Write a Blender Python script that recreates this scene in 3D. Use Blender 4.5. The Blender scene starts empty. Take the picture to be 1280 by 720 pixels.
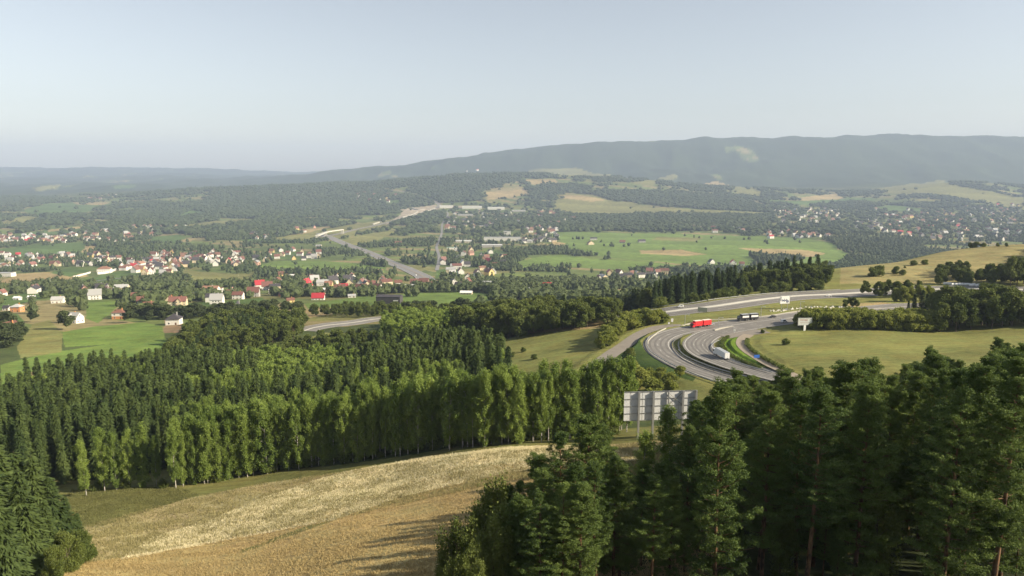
import bpy, math, random
import numpy as np
from mathutils import Vector

# ------------------------------------------------------------------ camera, sky, sun, exposure
SC = bpy.context.scene
COL = SC.collection
F = 914.0
PITCH = math.radians(9.0)
cd = bpy.data.cameras.new('camera'); cam = bpy.data.objects.new('camera', cd); COL.objects.link(cam)
cd.sensor_width = 36.0; cd.lens = F / 1280 * 36.0; cd.clip_start = 0.5; cd.clip_end = 90000
cam.location = (0, 0, 0); cam.rotation_euler = (math.radians(90) - PITCH, 0, 0)
SC.camera = cam

SUN_EL = math.radians(29); SUN_AZ = math.radians(104)      # azimuth clockwise from +Y
sdir = Vector((math.cos(SUN_EL)*math.sin(SUN_AZ), math.cos(SUN_EL)*math.cos(SUN_AZ), math.sin(SUN_EL)))
w = bpy.data.worlds.new('World'); SC.world = w; w.use_nodes = True
nt = w.node_tree; bg = nt.nodes['Background']; bg.inputs[1].default_value = 0.063
sky = nt.nodes.new('ShaderNodeTexSky'); sky.sky_type = 'NISHITA'; sky.sun_disc = False
sky.sun_elevation = SUN_EL; sky.sun_rotation = SUN_AZ
sky.altitude = 300; sky.air_density = 1.0; sky.dust_density = 1.0; sky.ozone_density = 1.0
hsv = nt.nodes.new('ShaderNodeHueSaturation'); hsv.inputs['Saturation'].default_value = 0.55
nt.links.new(sky.outputs[0], hsv.inputs['Color']); wm = nt.nodes.new('ShaderNodeMix'); wm.data_type = 'RGBA'; wm.blend_type = 'MULTIPLY'; wm.inputs['Factor'].default_value = 1; wm.inputs['B'].default_value = (1.04, 1.0, .955, 1)
nt.links.new(hsv.outputs[0], wm.inputs['A']); nt.links.new(wm.outputs['Result'], bg.inputs[0])
ld = bpy.data.lights.new('sun', 'SUN'); ld.energy = 4.0; ld.angle = math.radians(0.53); ld.color = (1.0, 0.87, 0.66)
sun = bpy.data.objects.new('sun', ld); COL.objects.link(sun); sun.rotation_euler = sdir.to_track_quat('Z', 'Y').to_euler()
vs = SC.view_settings; vs.view_transform = 'Standard'; vs.look = 'None'; vs.gamma = 1.0; vs.exposure = 1.33
vs.use_curve_mapping = False
HAZE_DENSITY = 0.000076
cy = SC.cycles
cy.use_denoising = True
cy.max_bounces = 6; cy.diffuse_bounces = 2; cy.glossy_bounces = 2; cy.transmission_bounces = 3; cy.volume_bounces = 0
cy.transparent_max_bounces = 4; cy.use_adaptive_sampling = True; cy.adaptive_threshold = 0.02
cy.caustics_reflective = False; cy.caustics_refractive = False

rng = np.random.default_rng(7)
random.seed(7)

# ------------------------------------------------------------------ small helpers
def link(o, parent=None):
    COL.objects.link(o)
    if parent is not None: o.parent = parent
    return o

def tag(o, label=None, cat=None, group=None, kind=None):
    if label: o['label'] = label
    if cat: o['category'] = cat
    if group: o['group'] = group
    if kind: o['kind'] = kind
    return o

def np_mesh(name, V, polys, mats, mi=None, smooth=False, col=None):
    """V (n,3); polys: list of int arrays (m,k), all polygons of one array have k corners."""
    V = np.asarray(V, dtype=np.float32)
    if isinstance(polys, np.ndarray): polys = [polys]
    polys = [np.asarray(p, dtype=np.int32) for p in polys if len(p)]
    me = bpy.data.meshes.new(name)
    me.vertices.add(len(V)); me.vertices.foreach_set('co', V.ravel())
    idx = np.concatenate([p.ravel() for p in polys])
    tot = np.concatenate([np.full(len(p), p.shape[1], dtype=np.int32) for p in polys])
    start = np.concatenate([[0], np.cumsum(tot)[:-1]]).astype(np.int32)
    me.loops.add(len(idx)); me.loops.foreach_set('vertex_index', idx)
    me.polygons.add(len(tot)); me.polygons.foreach_set('loop_start', start)
    me.polygons.foreach_set('loop_total', tot)
    if mi is not None: me.polygons.foreach_set('material_index', np.asarray(mi, dtype=np.int32))
    me.polygons.foreach_set('use_smooth', np.full(len(tot), smooth, dtype=bool))
    for m in mats: me.materials.append(m)
    if col is not None:
        a = me.color_attributes.new('Col', 'FLOAT_COLOR', 'POINT')
        c4 = np.ones((len(V), 4), dtype=np.float32); c4[:, :3] = col
        a.data.foreach_set('color', c4.ravel())
    me.update(calc_edges=True)
    return me

class MB:
    """collects boxes, bars and prisms with a material each, then links them as one mesh object"""
    def __init__(s): s.v = []; s.f = []; s.m = []; s.mats = []
    def _mi(s, m):
        if m not in s.mats: s.mats.append(m)
        return s.mats.index(m)
    def add(s, vs_, fs, m):
        b = len(s.v); s.v += [tuple(map(float, q)) for q in vs_]; k = s._mi(m)
        for f in fs: s.f.append([b + i for i in f]); s.m.append(k)
        return s
    def box(s, x0, x1, y0, y1, z0, z1, m):
        v = [(x, y, z) for z in (z0, z1) for y in (y0, y1) for x in (x0, x1)]
        return s.add(v, [(0,2,3,1),(4,5,7,6),(0,1,5,4),(1,3,7,5),(3,2,6,7),(2,0,4,6)], m)
    def hull(s, bot, top, m):
        n = len(bot)
        return s.add(list(bot) + list(top), [tuple(range(n))[::-1], tuple(range(n, 2*n))] + [(i, (i+1) % n, n+(i+1) % n, n+i) for i in range(n)], m)
    def tube(s, p, q, r0, r1, m, n=6):
        p = Vector(p); q = Vector(q); d = (q-p).normalized()
        a = d.orthogonal().normalized(); b = d.cross(a)
        c = lambda o, r: [tuple(o + (a*math.cos(t)+b*math.sin(t))*r) for t in [2*math.pi*i/n for i in range(n)]]
        return s.hull(c(p, r0), c(q, r1), m)
    def mesh(s, name):
        me = bpy.data.meshes.new(name); me.from_pydata(s.v, [], s.f)
        for m in s.mats: me.materials.append(m)
        me.polygons.foreach_set('material_index', s.m); me.update(); return me
    def build(s, name, parent=None, smooth=False):
        me = s.mesh(name)
        if smooth: me.polygons.foreach_set('use_smooth', [True]*len(s.f))
        return link(bpy.data.objects.new(name, me), parent)

def empty(name, loc, rz=0.0):
    o = bpy.data.objects.new(name, None); o.location = loc; o.rotation_euler = (0, 0, rz); o.empty_display_size = 0.5
    return link(o)

# ------------------------------------------------------------------ noise
def _hash(ix, iy, seed):
    h = (ix.astype(np.int64)*374761393 + iy.astype(np.int64)*668265263 + seed*1274126177) & 0xffffffff
    h = ((h ^ (h >> 13))*1274126177) & 0xffffffff
    return ((h ^ (h >> 16)) & 0xffff) / 65535.0
def vnoise(x, y, seed=0):
    x = np.asarray(x, dtype=np.float64); y = np.asarray(y, dtype=np.float64)
    ix = np.floor(x); iy = np.floor(y); fx = x-ix; fy = y-iy
    fx = fx*fx*(3-2*fx); fy = fy*fy*(3-2*fy)
    a = _hash(ix, iy, seed); b = _hash(ix+1, iy, seed); c = _hash(ix, iy+1, seed); d = _hash(ix+1, iy+1, seed)
    return (a*(1-fx)+b*fx)*(1-fy)+(c*(1-fx)+d*fx)*fy
def fbm(x, y, seed=0, octs=4):
    t = 0; a = 0.5; n = 0
    for k in range(octs):
        t = t + a*vnoise(x*2**k, y*2**k, seed+k*17); n += a; a *= 0.5
    return t/n

# ------------------------------------------------------------------ terrain: heights over (sideways slope s = x/y, distance y)
def Trow(r): return (F*math.sin(PITCH)+(r-360)*math.cos(PITCH))/(F*math.cos(PITCH)-(r-360)*math.sin(PITCH))
def Frow(r): return F*math.cos(PITCH)-(r-360)*math.sin(PITCH)
YK = [30, 45, 60, 80, 100, 130, 150, 180, 215, 250, 290, 330, 380, 440, 520, 600, 700, 850, 1000, 1300, 1600, 2000, 2500, 3100, 3800, 4600, 5500, 6500, 7500, 8800, 10500, 13000, 16500, 20000, 26000]
UK = [-500, -150, 0, 150, 300, 450, 600, 750, 900, 1050, 1200, 1300, 1700]
# one row per distance, one height per column
ZT = [
 [-22, -24, -25, -26, -26, -26, -25, -24, -24, -24, -24, -24, -24],   #30
 [-29, -32, -33, -34, -33, -32, -31, -30, -30, -30, -30, -30, -29],   #45
 [-36, -39, -40, -41, -39, -38, -37, -36, -36, -36, -36, -35, -34],   #60
 [-43, -47, -48, -49, -48, -45, -43, -42, -41, -41, -41, -40, -38],   #80
 [-51, -54, -55, -56, -55, -52, -49, -46, -45, -45, -45, -44, -41],   #100
 [-60, -64, -65, -64.5, -63, -60, -56, -53, -51, -50, -50, -48, -45], #130
 [-66, -70, -71, -70, -68, -64, -59, -57, -55, -54, -53, -51, -47],   #150
 [-74, -77, -77, -76, -73, -69, -65, -62, -60, -57, -56, -54, -50],   #180
 [-82, -84, -83, -81, -78, -74, -70, -67, -62, -59, -58, -56, -52],   #215
 [-89, -90, -88, -86, -83, -78, -73, -67, -63, -61, -60, -58, -54],   #250
 [-95, -95, -93, -91, -88, -83, -76, -68, -64.5, -62.5, -62, -60, -56], #290
 [-100, -99, -97, -96, -92, -87, -80, -70.5, -66, -63.5, -63.5, -61, -57],#330
 [-105, -104, -101, -100, -96, -91, -85, -76, -68, -65.5, -65, -62, -58], #380
 [-110, -108, -105, -104, -101, -97, -93, -88, -74, -67, -65.5, -62, -58],#440
 [-116, -114, -112, -111, -108, -105, -103, -101, -90, -68, -64, -60, -56],#520
 [-124, -123, -122, -121, -118, -116, -115, -115, -104, -85, -62.5, -58, -54],#600
 [-136, -135, -134, -133, -131, -129, -128, -128, -122, -112, -100, -98, -92],#700
 [-152, -151, -150, -149, -148, -147, -146, -146, -145, -144, -142, -140, -134],#850
 [-168, -167, -166, -165, -164, -164, -164, -165, -168, -170, -170, -168, -162],#1000
 [-196, -195, -195, -194, -193, -193, -195, -198, -202, -206, -202, -196, -190],#1300
 [-222, -221, -220, -218, -217, -217, -219, -222, -226, -232, -236, -234, -230],#1600
 [-240, -240, -240, -238, -238, -240, -242, -240, -238, -244, -252, -254, -254],#2000
 [-254, -254, -254, -252, -252, -254, -254, -250, -248, -252, -262, -264, -264],#2500
 [-260, -260, -260, -258, -258, -260, -260, -256, -252, -256, -266, -268, -268],#3100
 [-256, -258, -260, -258, -260, -262, -262, -258, -254, -262, -266, -268, -268],#3800
 [-245, -250, -252, -250, -250, -252, -252, -246, -240, -258, -260, -260, -260],#4600
 [-225, -232, -234, -228, -205, -185, -150, -150, -195, -235, -222, -225, -225],#5500
 [-200, -212, -214, -200, -135, -100, -16, -28, -120, -175, -90, -130, -130],    #6500
 [-185, -195, -196, -180, -185, -190, -150, -150, -160, -140, -100, -130, -130],    #7500
 [-160, -175, -175, -165, -190, -120, -90, 0, 40, 60, 60, 50, 40],         #8800
 [-130, -150, -150, -140, -85, 85, 262, 440, 460, 508, 510, 505, 500],#10500
 [-60, -80, -80, -60, -100, -40, 120, 300, 380, 440, 460, 460, 450],#13000
 [60, 80, 92, 104, 40, -30, 20, 100, 200, 250, 250, 250, 250],#16500
 [0, 10, 20, 20, -20, -60, -40, 0, 50, 50, 50, 50, 50],
 [-100, -100, -100, -100, -150, -150, -150, -100, -100, -100, -100, -100, -100],
]
ZT = np.array(ZT, dtype=np.float64)
# resample the table on a fine regular grid with monotone-ish cubic interpolation
def _cubic_axis(xk, A, xq):
    xk = np.asarray(xk, float); n = len(xk)
    m = np.zeros_like(A)
    d = (A[1:]-A[:-1])/(xk[1:]-xk[:-1])[:, None]
    m[1:-1] = np.where(d[1:]*d[:-1] > 0, 2*d[1:]*d[:-1]/(d[1:]+d[:-1]+1e-12*np.sign(d[1:])+1e-30), 0)
    m[0] = d[0]; m[-1] = d[-1]
    i = np.clip(np.searchsorted(xk, xq)-1, 0, n-2); h = (xk[i+1]-xk[i])
    t = ((xq-xk[i])/h)[:, None]; h = h[:, None]
    return (2*t**3-3*t**2+1)*A[i]+(t**3-2*t**2+t)*h*m[i]+(-2*t**3+3*t**2)*A[i+1]+(t**3-t**2)*h*m[i+1]
NS, NY = 360, 700
SQ = np.linspace(-1.26, 1.17, NS); LQ = np.linspace(math.log(30), math.log(26000), NY)
_a = _cubic_axis(np.log(YK), ZT, LQ)
_b = _cubic_axis((np.array(UK)-640)/905.0, _a.T.copy(), SQ).T     # (NY, NS)
for _ in range(3):                                                   # light smoothing
    p = np.pad(_b, 1, mode='edge'); _b = (p[:-2, 1:-1]+p[2:, 1:-1]+p[1:-1, :-2]+p[1:-1, 2:]+2*p[1:-1, 1:-1])/6
ZG = _b
def H0(x, y):
    x = np.asarray(x, float); y = np.maximum(np.asarray(y, float), 30.0)
    s = np.clip((x/y-SQ[0])/(SQ[1]-SQ[0]), 0, NS-1.001); l = np.clip((np.log(y)-LQ[0])/(LQ[1]-LQ[0]), 0, NY-1.001)
    i = s.astype(int); j = l.astype(int); fs = s-i; fl = l-j
    z = (ZG[j, i]*(1-fs)+ZG[j, i+1]*fs)*(1-fl)+(ZG[j+1, i]*(1-fs)+ZG[j+1, i+1]*fs)*fl
    z = z + (fbm(x/28, y/28, 3, 2)-.5)*1.2*np.clip((y-40)/60, 0, 1)
    k = np.clip((y-700)/1500, 0, 1); z = z + (fbm(x/260, y/260, 5, 3)-.5)*16*k
    k = np.clip((y-5200)/3000, 0, 1); z = z + ((fbm(x/1500, y/1500, 9, 4)-.5)*120 + (fbm(x/300, y/420, 19, 3)-.5)*40)*k
    return z

def at0(u, r, near=30.0, hf=H0):
    """the ground point that pixel (u, r) of the 1280x720 photo looks at"""
    Y = np.exp(np.linspace(math.log(near), math.log(25000), 1500)); T = Trow(r); X = Y*(u-640)/Frow(r)
    g = hf(X, Y)-(-Y*T); k = np.argmax(g > 0)
    if not (g > 0).any(): k = len(Y)-1
    if k == 0: k = 1
    a, b = g[k-1], g[k]; t = 0 if a == b else np.clip(-a/(b-a), 0, 1)
    y = Y[k-1]+(Y[k]-Y[k-1])*t; x = y*(u-640)/Frow(r)
    return float(x), float(y)

# ------------------------------------------------------------------ roads (centre lines from the photo, laid on the ground)
def resample(P, step):
    P = np.array(P, float)
    # Catmull-Rom then even spacing
    Q = []
    E = np.vstack([2*P[0]-P[1], P, 2*P[-1]-P[-2]])
    for i in range(1, len(E)-2):
        for t in np.linspace(0, 1, 12, endpoint=False):
            a, b, c, d = E[i-1], E[i], E[i+1], E[i+2]
            Q.append(.5*((2*b)+(-a+c)*t+(2*a-5*b+4*c-d)*t*t+(-a+3*b-3*c+d)*t**3))
    Q.append(P[-1]); Q = np.array(Q)
    L = np.concatenate([[0], np.cumsum(np.linalg.norm(np.diff(Q, axis=0), axis=1))])
    n = max(2, int(L[-1]/step)+1); q = np.linspace(0, L[-1], n)
    return np.stack([np.interp(q, L, Q[:, k]) for k in range(Q.shape[1])], 1)
def smooth1(z, k):
    for _ in range(k): z = np.concatenate([[z[0]], (z[:-2]+2*z[1:-1]+z[2:])/4, [z[-1]]])
    return z
ROADS = {}
def road_path(name, px, width, step=4.0, smooth=40, plan=False, shoulder=2.5, blend=10.0):
    pts = [((u-640)/905*yy, yy) for u, yy in px] if plan else [at0(u, r) for u, r in px]
    q = resample(pts, step); z = smooth1(H0(q[:, 0], q[:, 1]), smooth)
    ROADS[name] = dict(p=q, z=z, w=width, sh=shoulder, bl=blend)
road_path('outer_carriageway', [(1290, 377), (1225, 379), (1165, 381), (1120, 383), (1075, 386), (1040, 389), (1000, 393.5), (960, 398), (937, 401), (905, 405.5), (880, 409), (857, 413), (838, 418), (826, 424), (822, 431), (828, 441), (845, 452), (868, 461.5), (900, 471.5), (950, 485), (1010, 500)], 11.0)
road_path('inner_carriageway', [(1290, 381), (1225, 383), (1165, 385), (1120, 387), (1075, 390), (1040, 393.5), (1000, 399), (960, 404), (930, 409), (905, 413.5), (886, 419), (874, 427), (874, 435), (884, 443.5), (905, 452), (935, 461), (990, 475), (1050, 489)], 11.5)
road_path('upper_highway', [(1400, 360), (1290, 361), (1200, 362), (1120, 363.5), (1050, 367), (1000, 370), (960, 373.5), (900, 380.5), (860, 385.5), (820, 390), (780, 393.5), (740, 396)], 22.0)
q0 = at0(740, 396)
road_path('lower_highway', [(560, 395), (520, 397), (475, 399), (440, 403), (412, 406.5), (392, 410), (380, 413.5)], 15.0)
road_path('side_road', [(738, 462), (752, 451), (766, 441), (780, 432), (800, 418.5), (820, 411), (838, 408), (852, 407)], 6.0, shoulder=1.5, blend=5)
road_path('access_road', [(905, 421), (925, 417.5), (940, 416), (958, 414)], 6.0, shoulder=1, blend=5, step=2, smooth=10)
road_path('service_track', [(936, 418), (929, 423), (927.5, 430), (934, 438), (946, 446), (964, 456), (985, 466), (1015, 480)], 4.2, shoulder=1, blend=4, step=2, smooth=10)
# far roads of the valley
road_path('valley_highway', [(534, 352), (527, 345), (512, 338), (490, 329), (465, 318), (440, 308), (418, 299), (400, 291.5)], 34, step=20, shoulder=8, blend=30)
road_path('valley_highway_end', [(395, 297), (430, 291), (465, 283), (495, 275), (520, 268), (545, 260), (548, 255), (530, 247), (505, 240), (480, 237)], 24, step=25, shoulder=8, blend=30)
road_path('flyover_road', [(395, 299), (412, 294.5), (440, 290.5), (470, 289)], 16, step=20, shoulder=8, blend=30)
road_path('town_road', [(546, 338), (549, 322), (546, 308), (552, 292), (553, 280), (560, 268), (556, 262)], 9, step=20, shoulder=6, blend=20)
road_path('valley_lane', [(0, 362), (40, 359), (90, 355), (140, 349), (180, 345)], 7, step=12, shoulder=4, blend=14)
ROADS['service_track']['z'] += 0.0

_RP = [(n, d) for n, d in ROADS.items()]
def carve(x, y, z):
    """level the ground under and beside the roads"""
    shp = x.shape; x = x.ravel(); y = y.ravel(); z = z.ravel().copy()
    best = np.full(x.shape, 1.0); tgt = np.zeros(x.shape)
    for n, d in _RP:
        P = d['p']; Z = d['z']; R = d['w']/2+d['sh']+d['bl']
        m = np.where((x > P[:, 0].min()-R) & (x < P[:, 0].max()+R) & (y > P[:, 1].min()-R) & (y < P[:, 1].max()+R))[0]
        if not len(m): continue
        dist = np.full(len(m), 1e9); zz = np.zeros(len(m)); xm = x[m]; ym = y[m]
        for i in range(len(P)-1):
            a = P[i]; e = P[i+1]-a; L2 = e@e
            k = np.where((abs(xm-a[0]-e[0]/2) < R+abs(e[0])) & (abs(ym-a[1]-e[1]/2) < R+abs(e[1])))[0]
            if not len(k): continue
            t = np.clip(((xm[k]-a[0])*e[0]+(ym[k]-a[1])*e[1])/L2, 0, 1)
            dd = np.hypot(xm[k]-a[0]-t*e[0], ym[k]-a[1]-t*e[1]); q = dd < dist[k]
            kk = k[q]; dist[kk] = dd[q]; zz[kk] = Z[i]+(Z[i+1]-Z[i])*t[q]
        wgt = np.clip((dist-d['w']/2-d['sh'])/d['bl'], 0, 1); wgt = wgt*wgt*(3-2*wgt)
        up = wgt < best[m]
        mm = m[up]; best[mm] = wgt[up]; tgt[mm] = zz[up]-0.12
    z = z*best+tgt*(1-best)
    return z.reshape(shp)
def Hh(x, y):
    x = np.atleast_1d(np.asarray(x, float)); y = np.atleast_1d(np.asarray(y, float))
    return carve(x, y, H0(x, y))
def H1(x, y): return float(Hh(np.array([x]), np.array([y]))[0])
def at(u, r):
    x, y = at0(u, r); return x, y

# ------------------------------------------------------------------ land cover (what grows where), as polygons on the ground
def to_plan(px, sub=5):
    out = []
    n = len(px)
    for i in range(n):
        a = px[i]; b = px[(i+1) % n]
        for t in range(sub):
            u = a[0]+(b[0]-a[0])*t/sub; r = a[1]+(b[1]-a[1])*t/sub
            x, y = at0(u, r); out.append((x/y, math.log(y)))
    return np.array(out)
def inpoly(P, s, l):
    """P in (s, log y)"""
    res = np.zeros(s.shape, bool)
    m = (s >= P[:, 0].min()) & (s <= P[:, 0].max()) & (l >= P[:, 1].min()) & (l <= P[:, 1].max())
    if not m.any(): return res
    ss = s[m]; ll = l[m]; c = np.zeros(ss.shape, bool); n = len(P)
    for i in range(n):
        x1, y1 = P[i]; x2, y2 = P[(i+1) % n]
        if y1 == y2: continue
        c ^= ((y1 > ll) != (y2 > ll)) & (ss < (x2-x1)*(ll-y1)/(y2-y1)+x1)
    res[m] = c; return res
def plan(pts): return np.array([((u-640)/905, math.log(y)) for u, y in pts])

C = dict(hill=(.245, .215, .10), lg=(.125, .185, .045), g=(.085, .135, .04), tan=(.30, .235, .12), dry=(.40, .34, .19), ol=(.175, .175, .065),
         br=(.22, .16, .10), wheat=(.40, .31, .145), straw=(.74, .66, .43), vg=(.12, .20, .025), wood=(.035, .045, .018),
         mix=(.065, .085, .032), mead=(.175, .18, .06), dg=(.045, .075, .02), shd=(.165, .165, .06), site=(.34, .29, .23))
FIELDS = [  # colour, polygon in photo pixels (looked up on the ground)
 ('g', [(0, 372), (30, 366), (75, 362), (60, 372), (20, 382), (0, 388)]), ('g', [(0, 392), (22, 392), (30, 402), (0, 408)]),
 ('tan', [(0, 352), (25, 342), (95, 338), (112, 345), (75, 352), (30, 357), (0, 358)]),
 ('g', [(62, 341), (90, 334), (112, 338), (88, 346)]),
 ('g', [(100, 351), (152, 338), (205, 335), (232, 345), (200, 347), (110, 353)]),
 ('ol', [(222, 345), (240, 338), (262, 342), (310, 342), (330, 336), (318, 348), (300, 352), (250, 356)]),
 ('lg', [(110, 378), (145, 376), (148, 383), (122, 404), (106, 398)]), ('g', [(150, 366), (205, 366), (204, 373), (196, 376)]),
 ('lg', [(78, 415), (118, 408), (180, 403), (203, 408), (208, 426), (140, 430), (80, 434)]),
 ('lg', [(0, 486), (0, 456), (60, 441), (130, 431), (212, 424), (205, 441), (130, 452), (60, 468), (20, 482)]),
 ('ol', [(20, 434), (40, 405), (62, 400), (78, 418), (76, 440), (25, 448)]), ('tan', [(20, 474), (45, 462), (52, 476), (30, 486)]),
 ('g', [(200, 380), (250, 378), (330, 372), (335, 385), (262, 394), (215, 396)]), ('br', [(206, 400), (228, 400), (228, 416), (206, 416)]),
 ('g', [(8, 402), (25, 398), (30, 412), (5, 420)]),
 ('lg', [(380, 380), (440, 372), (470, 369), (530, 366), (600, 365), (625, 372), (600, 379), (540, 380), (500, 384), (440, 382), (390, 392)]),
 ('ol', [(345, 400), (380, 388), (440, 384), (480, 388), (500, 392), (440, 398), (400, 402)]), ('tan', [(378, 388), (400, 384), (440, 386), (420, 392), (360, 402)]),
 ('lg', [(318, 332), (350, 326), (400, 326), (430, 328), (482, 334), (482, 341), (430, 343), (350, 341), (320, 337)]),
 ('tan', [(446, 337), (480, 336), (480, 341.5), (450, 342)]), ('g', [(330, 317), (370, 314), (400, 318), (398, 324), (340, 324)]),
 ('ol', [(340, 298), (380, 292), (420, 284), (470, 276), (502, 274), (480, 284), (440, 296), (380, 302), (345, 302)]),
 ('ol', [(420, 302), (470, 290), (500, 289), (470, 302), (440, 308)]), ('tan', [(345, 291), (400, 284), (430, 281), (380, 292)]),
 ('g', [(150, 280), (180, 271), (230, 261), (290, 251), (312, 252), (280, 262), (230, 272), (190, 277)]),
 ('g', [(20, 293), (80, 284), (132, 280), (120, 286), (60, 293), (20, 298)]), ('tan', [(60, 287), (120, 281), (120, 283), (60, 290)]),
 ('g', [(30, 262), (60, 254), (130, 253), (142, 258), (90, 268), (40, 271)]), ('tan', [(90, 253), (138, 253), (130, 256), (95, 255.5)]),
 ('ol', [(0, 278), (30, 270), (60, 272), (20, 282), (0, 284)]),
 ('g', [(188, 302), (190, 296), (225, 293), (232, 298), (220, 304)]), ('tan', [(226, 300), (244, 298), (240, 302), (225, 303)]),
 ('g', [(0, 322), (0, 311), (45, 306), (100, 303), (112, 306), (95, 318), (50, 321)]), ('tan', [(102, 315), (108, 307), (122, 308), (112, 317)]),
 ('ol', [(215, 284), (255, 278), (306, 273), (320, 277), (240, 286), (215, 288)]), ('g', [(305, 300), (325, 296), (330, 302), (308, 305)]),
 ('g', [(545, 337), (578, 335), (580, 345), (545, 348)]), ('g', [(588, 316), (622, 312), (640, 318), (600, 323)]),
 ('lg', [(672, 289), (720, 290), (800, 292), (900, 294), (1000, 297), (1048, 305), (1046, 322), (1000, 323), (960, 318), (936, 319), (945, 331), (900, 334), (860, 331), (800, 325), (760, 322), (712, 314), (700, 300)]),
 ('tan', [(800, 313), (850, 312), (885, 318), (860, 320), (800, 317)]), ('tan', [(920, 310), (1000, 312), (1044, 318), (1044, 322), (1000, 321), (950, 316)]),
 ('ol', [(820, 296), (880, 297), (870, 302), (815, 300)]), ('tan', [(690, 301), (706, 304), (704, 310), (688, 306)]),
 ('lg', [(640, 330), (668, 322), (700, 318), (742, 324), (820, 328), (860, 334), (820, 338), (760, 337), (700, 333), (655, 339)]),
 ('lg', [(1050, 312), (1062, 318), (1050, 330), (1000, 338), (960, 334), (1000, 326)]),
 ('ol', [(690, 262), (700, 243), (740, 243), (770, 252), (830, 260), (900, 263), (962, 266), (900, 268), (800, 266), (720, 268)]),
 ('tan', [(700, 244), (725, 244), (760, 250), (740, 252), (705, 248)]), ('ol', [(770, 253), (810, 247), (812, 252), (780, 258)]),
 ('tan', [(634, 239), (655, 236), (662, 244), (640, 246)]), ('tan', [(655, 225), (690, 223), (696, 227), (665, 231)]),
 ('ol', [(650, 213), (720, 210), (740, 216), (770, 218), (770, 222), (700, 221)]), ('tan', [(605, 240), (640, 238), (655, 244), (610, 250)]),
 ('ol', [(795, 229), (845, 216.5), (848, 221), (815, 232)]), ('tan', [(872, 231), (895, 225.5), (912, 231), (890, 234)]),
 ('ol', [(915, 232), (940, 234), (952, 240), (950, 248), (920, 242)]),
 ('ol', [(1090, 236), (1178, 225), (1190, 231), (1240, 240), (1280, 248), (1280, 256), (1220, 252), (1170, 244), (1120, 243)]),
 ('ol', [(1225, 250), (1280, 246), (1280, 262), (1240, 256)]), ('tan', [(1000, 247), (1045, 242), (1056, 248), (1040, 254), (1000, 252)]),
 ('g', [(960, 250), (1000, 251), (1090, 247), (1095, 251), (1000, 256), (960, 254)]), ('g', [(1095, 259), (1115, 256), (1150, 260), (1150, 266), (1110, 263)]),
 ('ol', [(1140, 248), (1180, 250), (1170, 253), (1140, 251)]),
 ('site', [(500, 262), (545, 256), (550, 262), (520, 272), (500, 276), (480, 281), (500, 268)]), ('site', [(548, 257), (600, 257), (600, 260), (550, 261)]),
 ('g', [(480, 250), (500, 250), (498, 254), (482, 253)]), ('ol', [(40, 234), (75, 230), (74, 233), (45, 238)]),
 ('g', [(140, 233), (170, 231), (168, 234), (145, 236)]),
]
FPL = [(c, to_plan(p, 4)) for c, p in FIELDS]
# near land: colour, polygon as (column, distance); later entries lie over earlier ones
NEAR = [
 ('mead', plan([(560, 335), (640, 240), (700, 215), (860, 200), (920, 140), (1700, 140), (1700, 640), (1290, 650), (1050, 545), (940, 455), (800, 412), (700, 395), (640, 345)])),
 ('hill', plan([(1050, 545), (1290, 660), (1700, 640), (1700, 430), (1200, 430), (1050, 440)])),
 ('mead', plan([(360, 395), (500, 350), (600, 300), (650, 290), (650, 330), (560, 400), (400, 450)])),
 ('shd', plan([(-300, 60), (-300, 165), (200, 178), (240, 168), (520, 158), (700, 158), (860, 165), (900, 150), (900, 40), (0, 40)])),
]
PX_NEAR = [
 ('dry', [(100, 660), (240, 622), (330, 604), (430, 590), (520, 577), (620, 564), (760, 556), (860, 548), (860, 600), (640, 600), (420, 650), (60, 712), (85, 690)]),
 ('straw', [(150, 700), (190, 672), (270, 648), (330, 622), (420, 592), (520, 573), (640, 558), (760, 556), (800, 575), (640, 590), (500, 622), (420, 650)]),
 ('wheat', [(-40, 760), (40, 717), (100, 705), (200, 690), (330, 664), (430, 632), (520, 600), (600, 584), (660, 576), (800, 566), (900, 600), (900, 900), (300, 900)]),
 ('ol', [(300, 688), (420, 644), (520, 600), (600, 581), (650, 572), (700, 567), (700, 571), (650, 577), (600, 586), (520, 607), (420, 650), (300, 692)]),
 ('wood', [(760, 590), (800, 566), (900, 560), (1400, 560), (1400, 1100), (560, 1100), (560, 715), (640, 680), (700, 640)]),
 ('tan', [(640, 405), (700, 404), (758, 402), (752, 410), (700, 414), (640, 418)]),
 ('vg', [(902, 424), (912, 420), (922, 419), (926, 432), (940, 445), (960, 458), (975, 466), (955, 463), (930, 455), (912, 446), (900, 437)]),
 ('dg', [(812, 418), (800, 428), (806, 440), (822, 452), (850, 466), (870, 475), (866, 480), (800, 462), (765, 450), (790, 426)]),  # bank below the bend: its shade is put into this dark green
 ('mead', [(378, 440), (400, 430), (480, 425), (520, 424), (480, 434), (390, 446)]),
 ('tan', [(1060, 385), (1140, 383), (1100, 379), (1050, 380)]),
]
PXN = [(c, to_plan(p, 4)) for c, p in PX_NEAR]
WOODS = [to_plan(p, 4) for p in [
 [(506, 238), (540, 225), (590, 217.5), (650, 219), (655, 225), (604, 237), (602, 251), (560, 254), (515, 250)],
 [(664, 238), (700, 232), (742, 238), (700, 242), (690, 250), (664, 250)], [(745, 238), (850, 240), (940, 252), (950, 262), (830, 259), (770, 250)],
 [(600, 276), (700, 269), (960, 270), (960, 288), (800, 290), (690, 287)], [(250, 252), (330, 234), (440, 229), (480, 240), (480, 262), (420, 270), (330, 275), (300, 272), (230, 262)],
 [(110, 288), (180, 266), (240, 262), (200, 282), (140, 288)], [(230, 292), (320, 280), (340, 290), (330, 300), (260, 298)], [(1030, 298), (1150, 300), (1160, 318), (1060, 316)]]]
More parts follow.
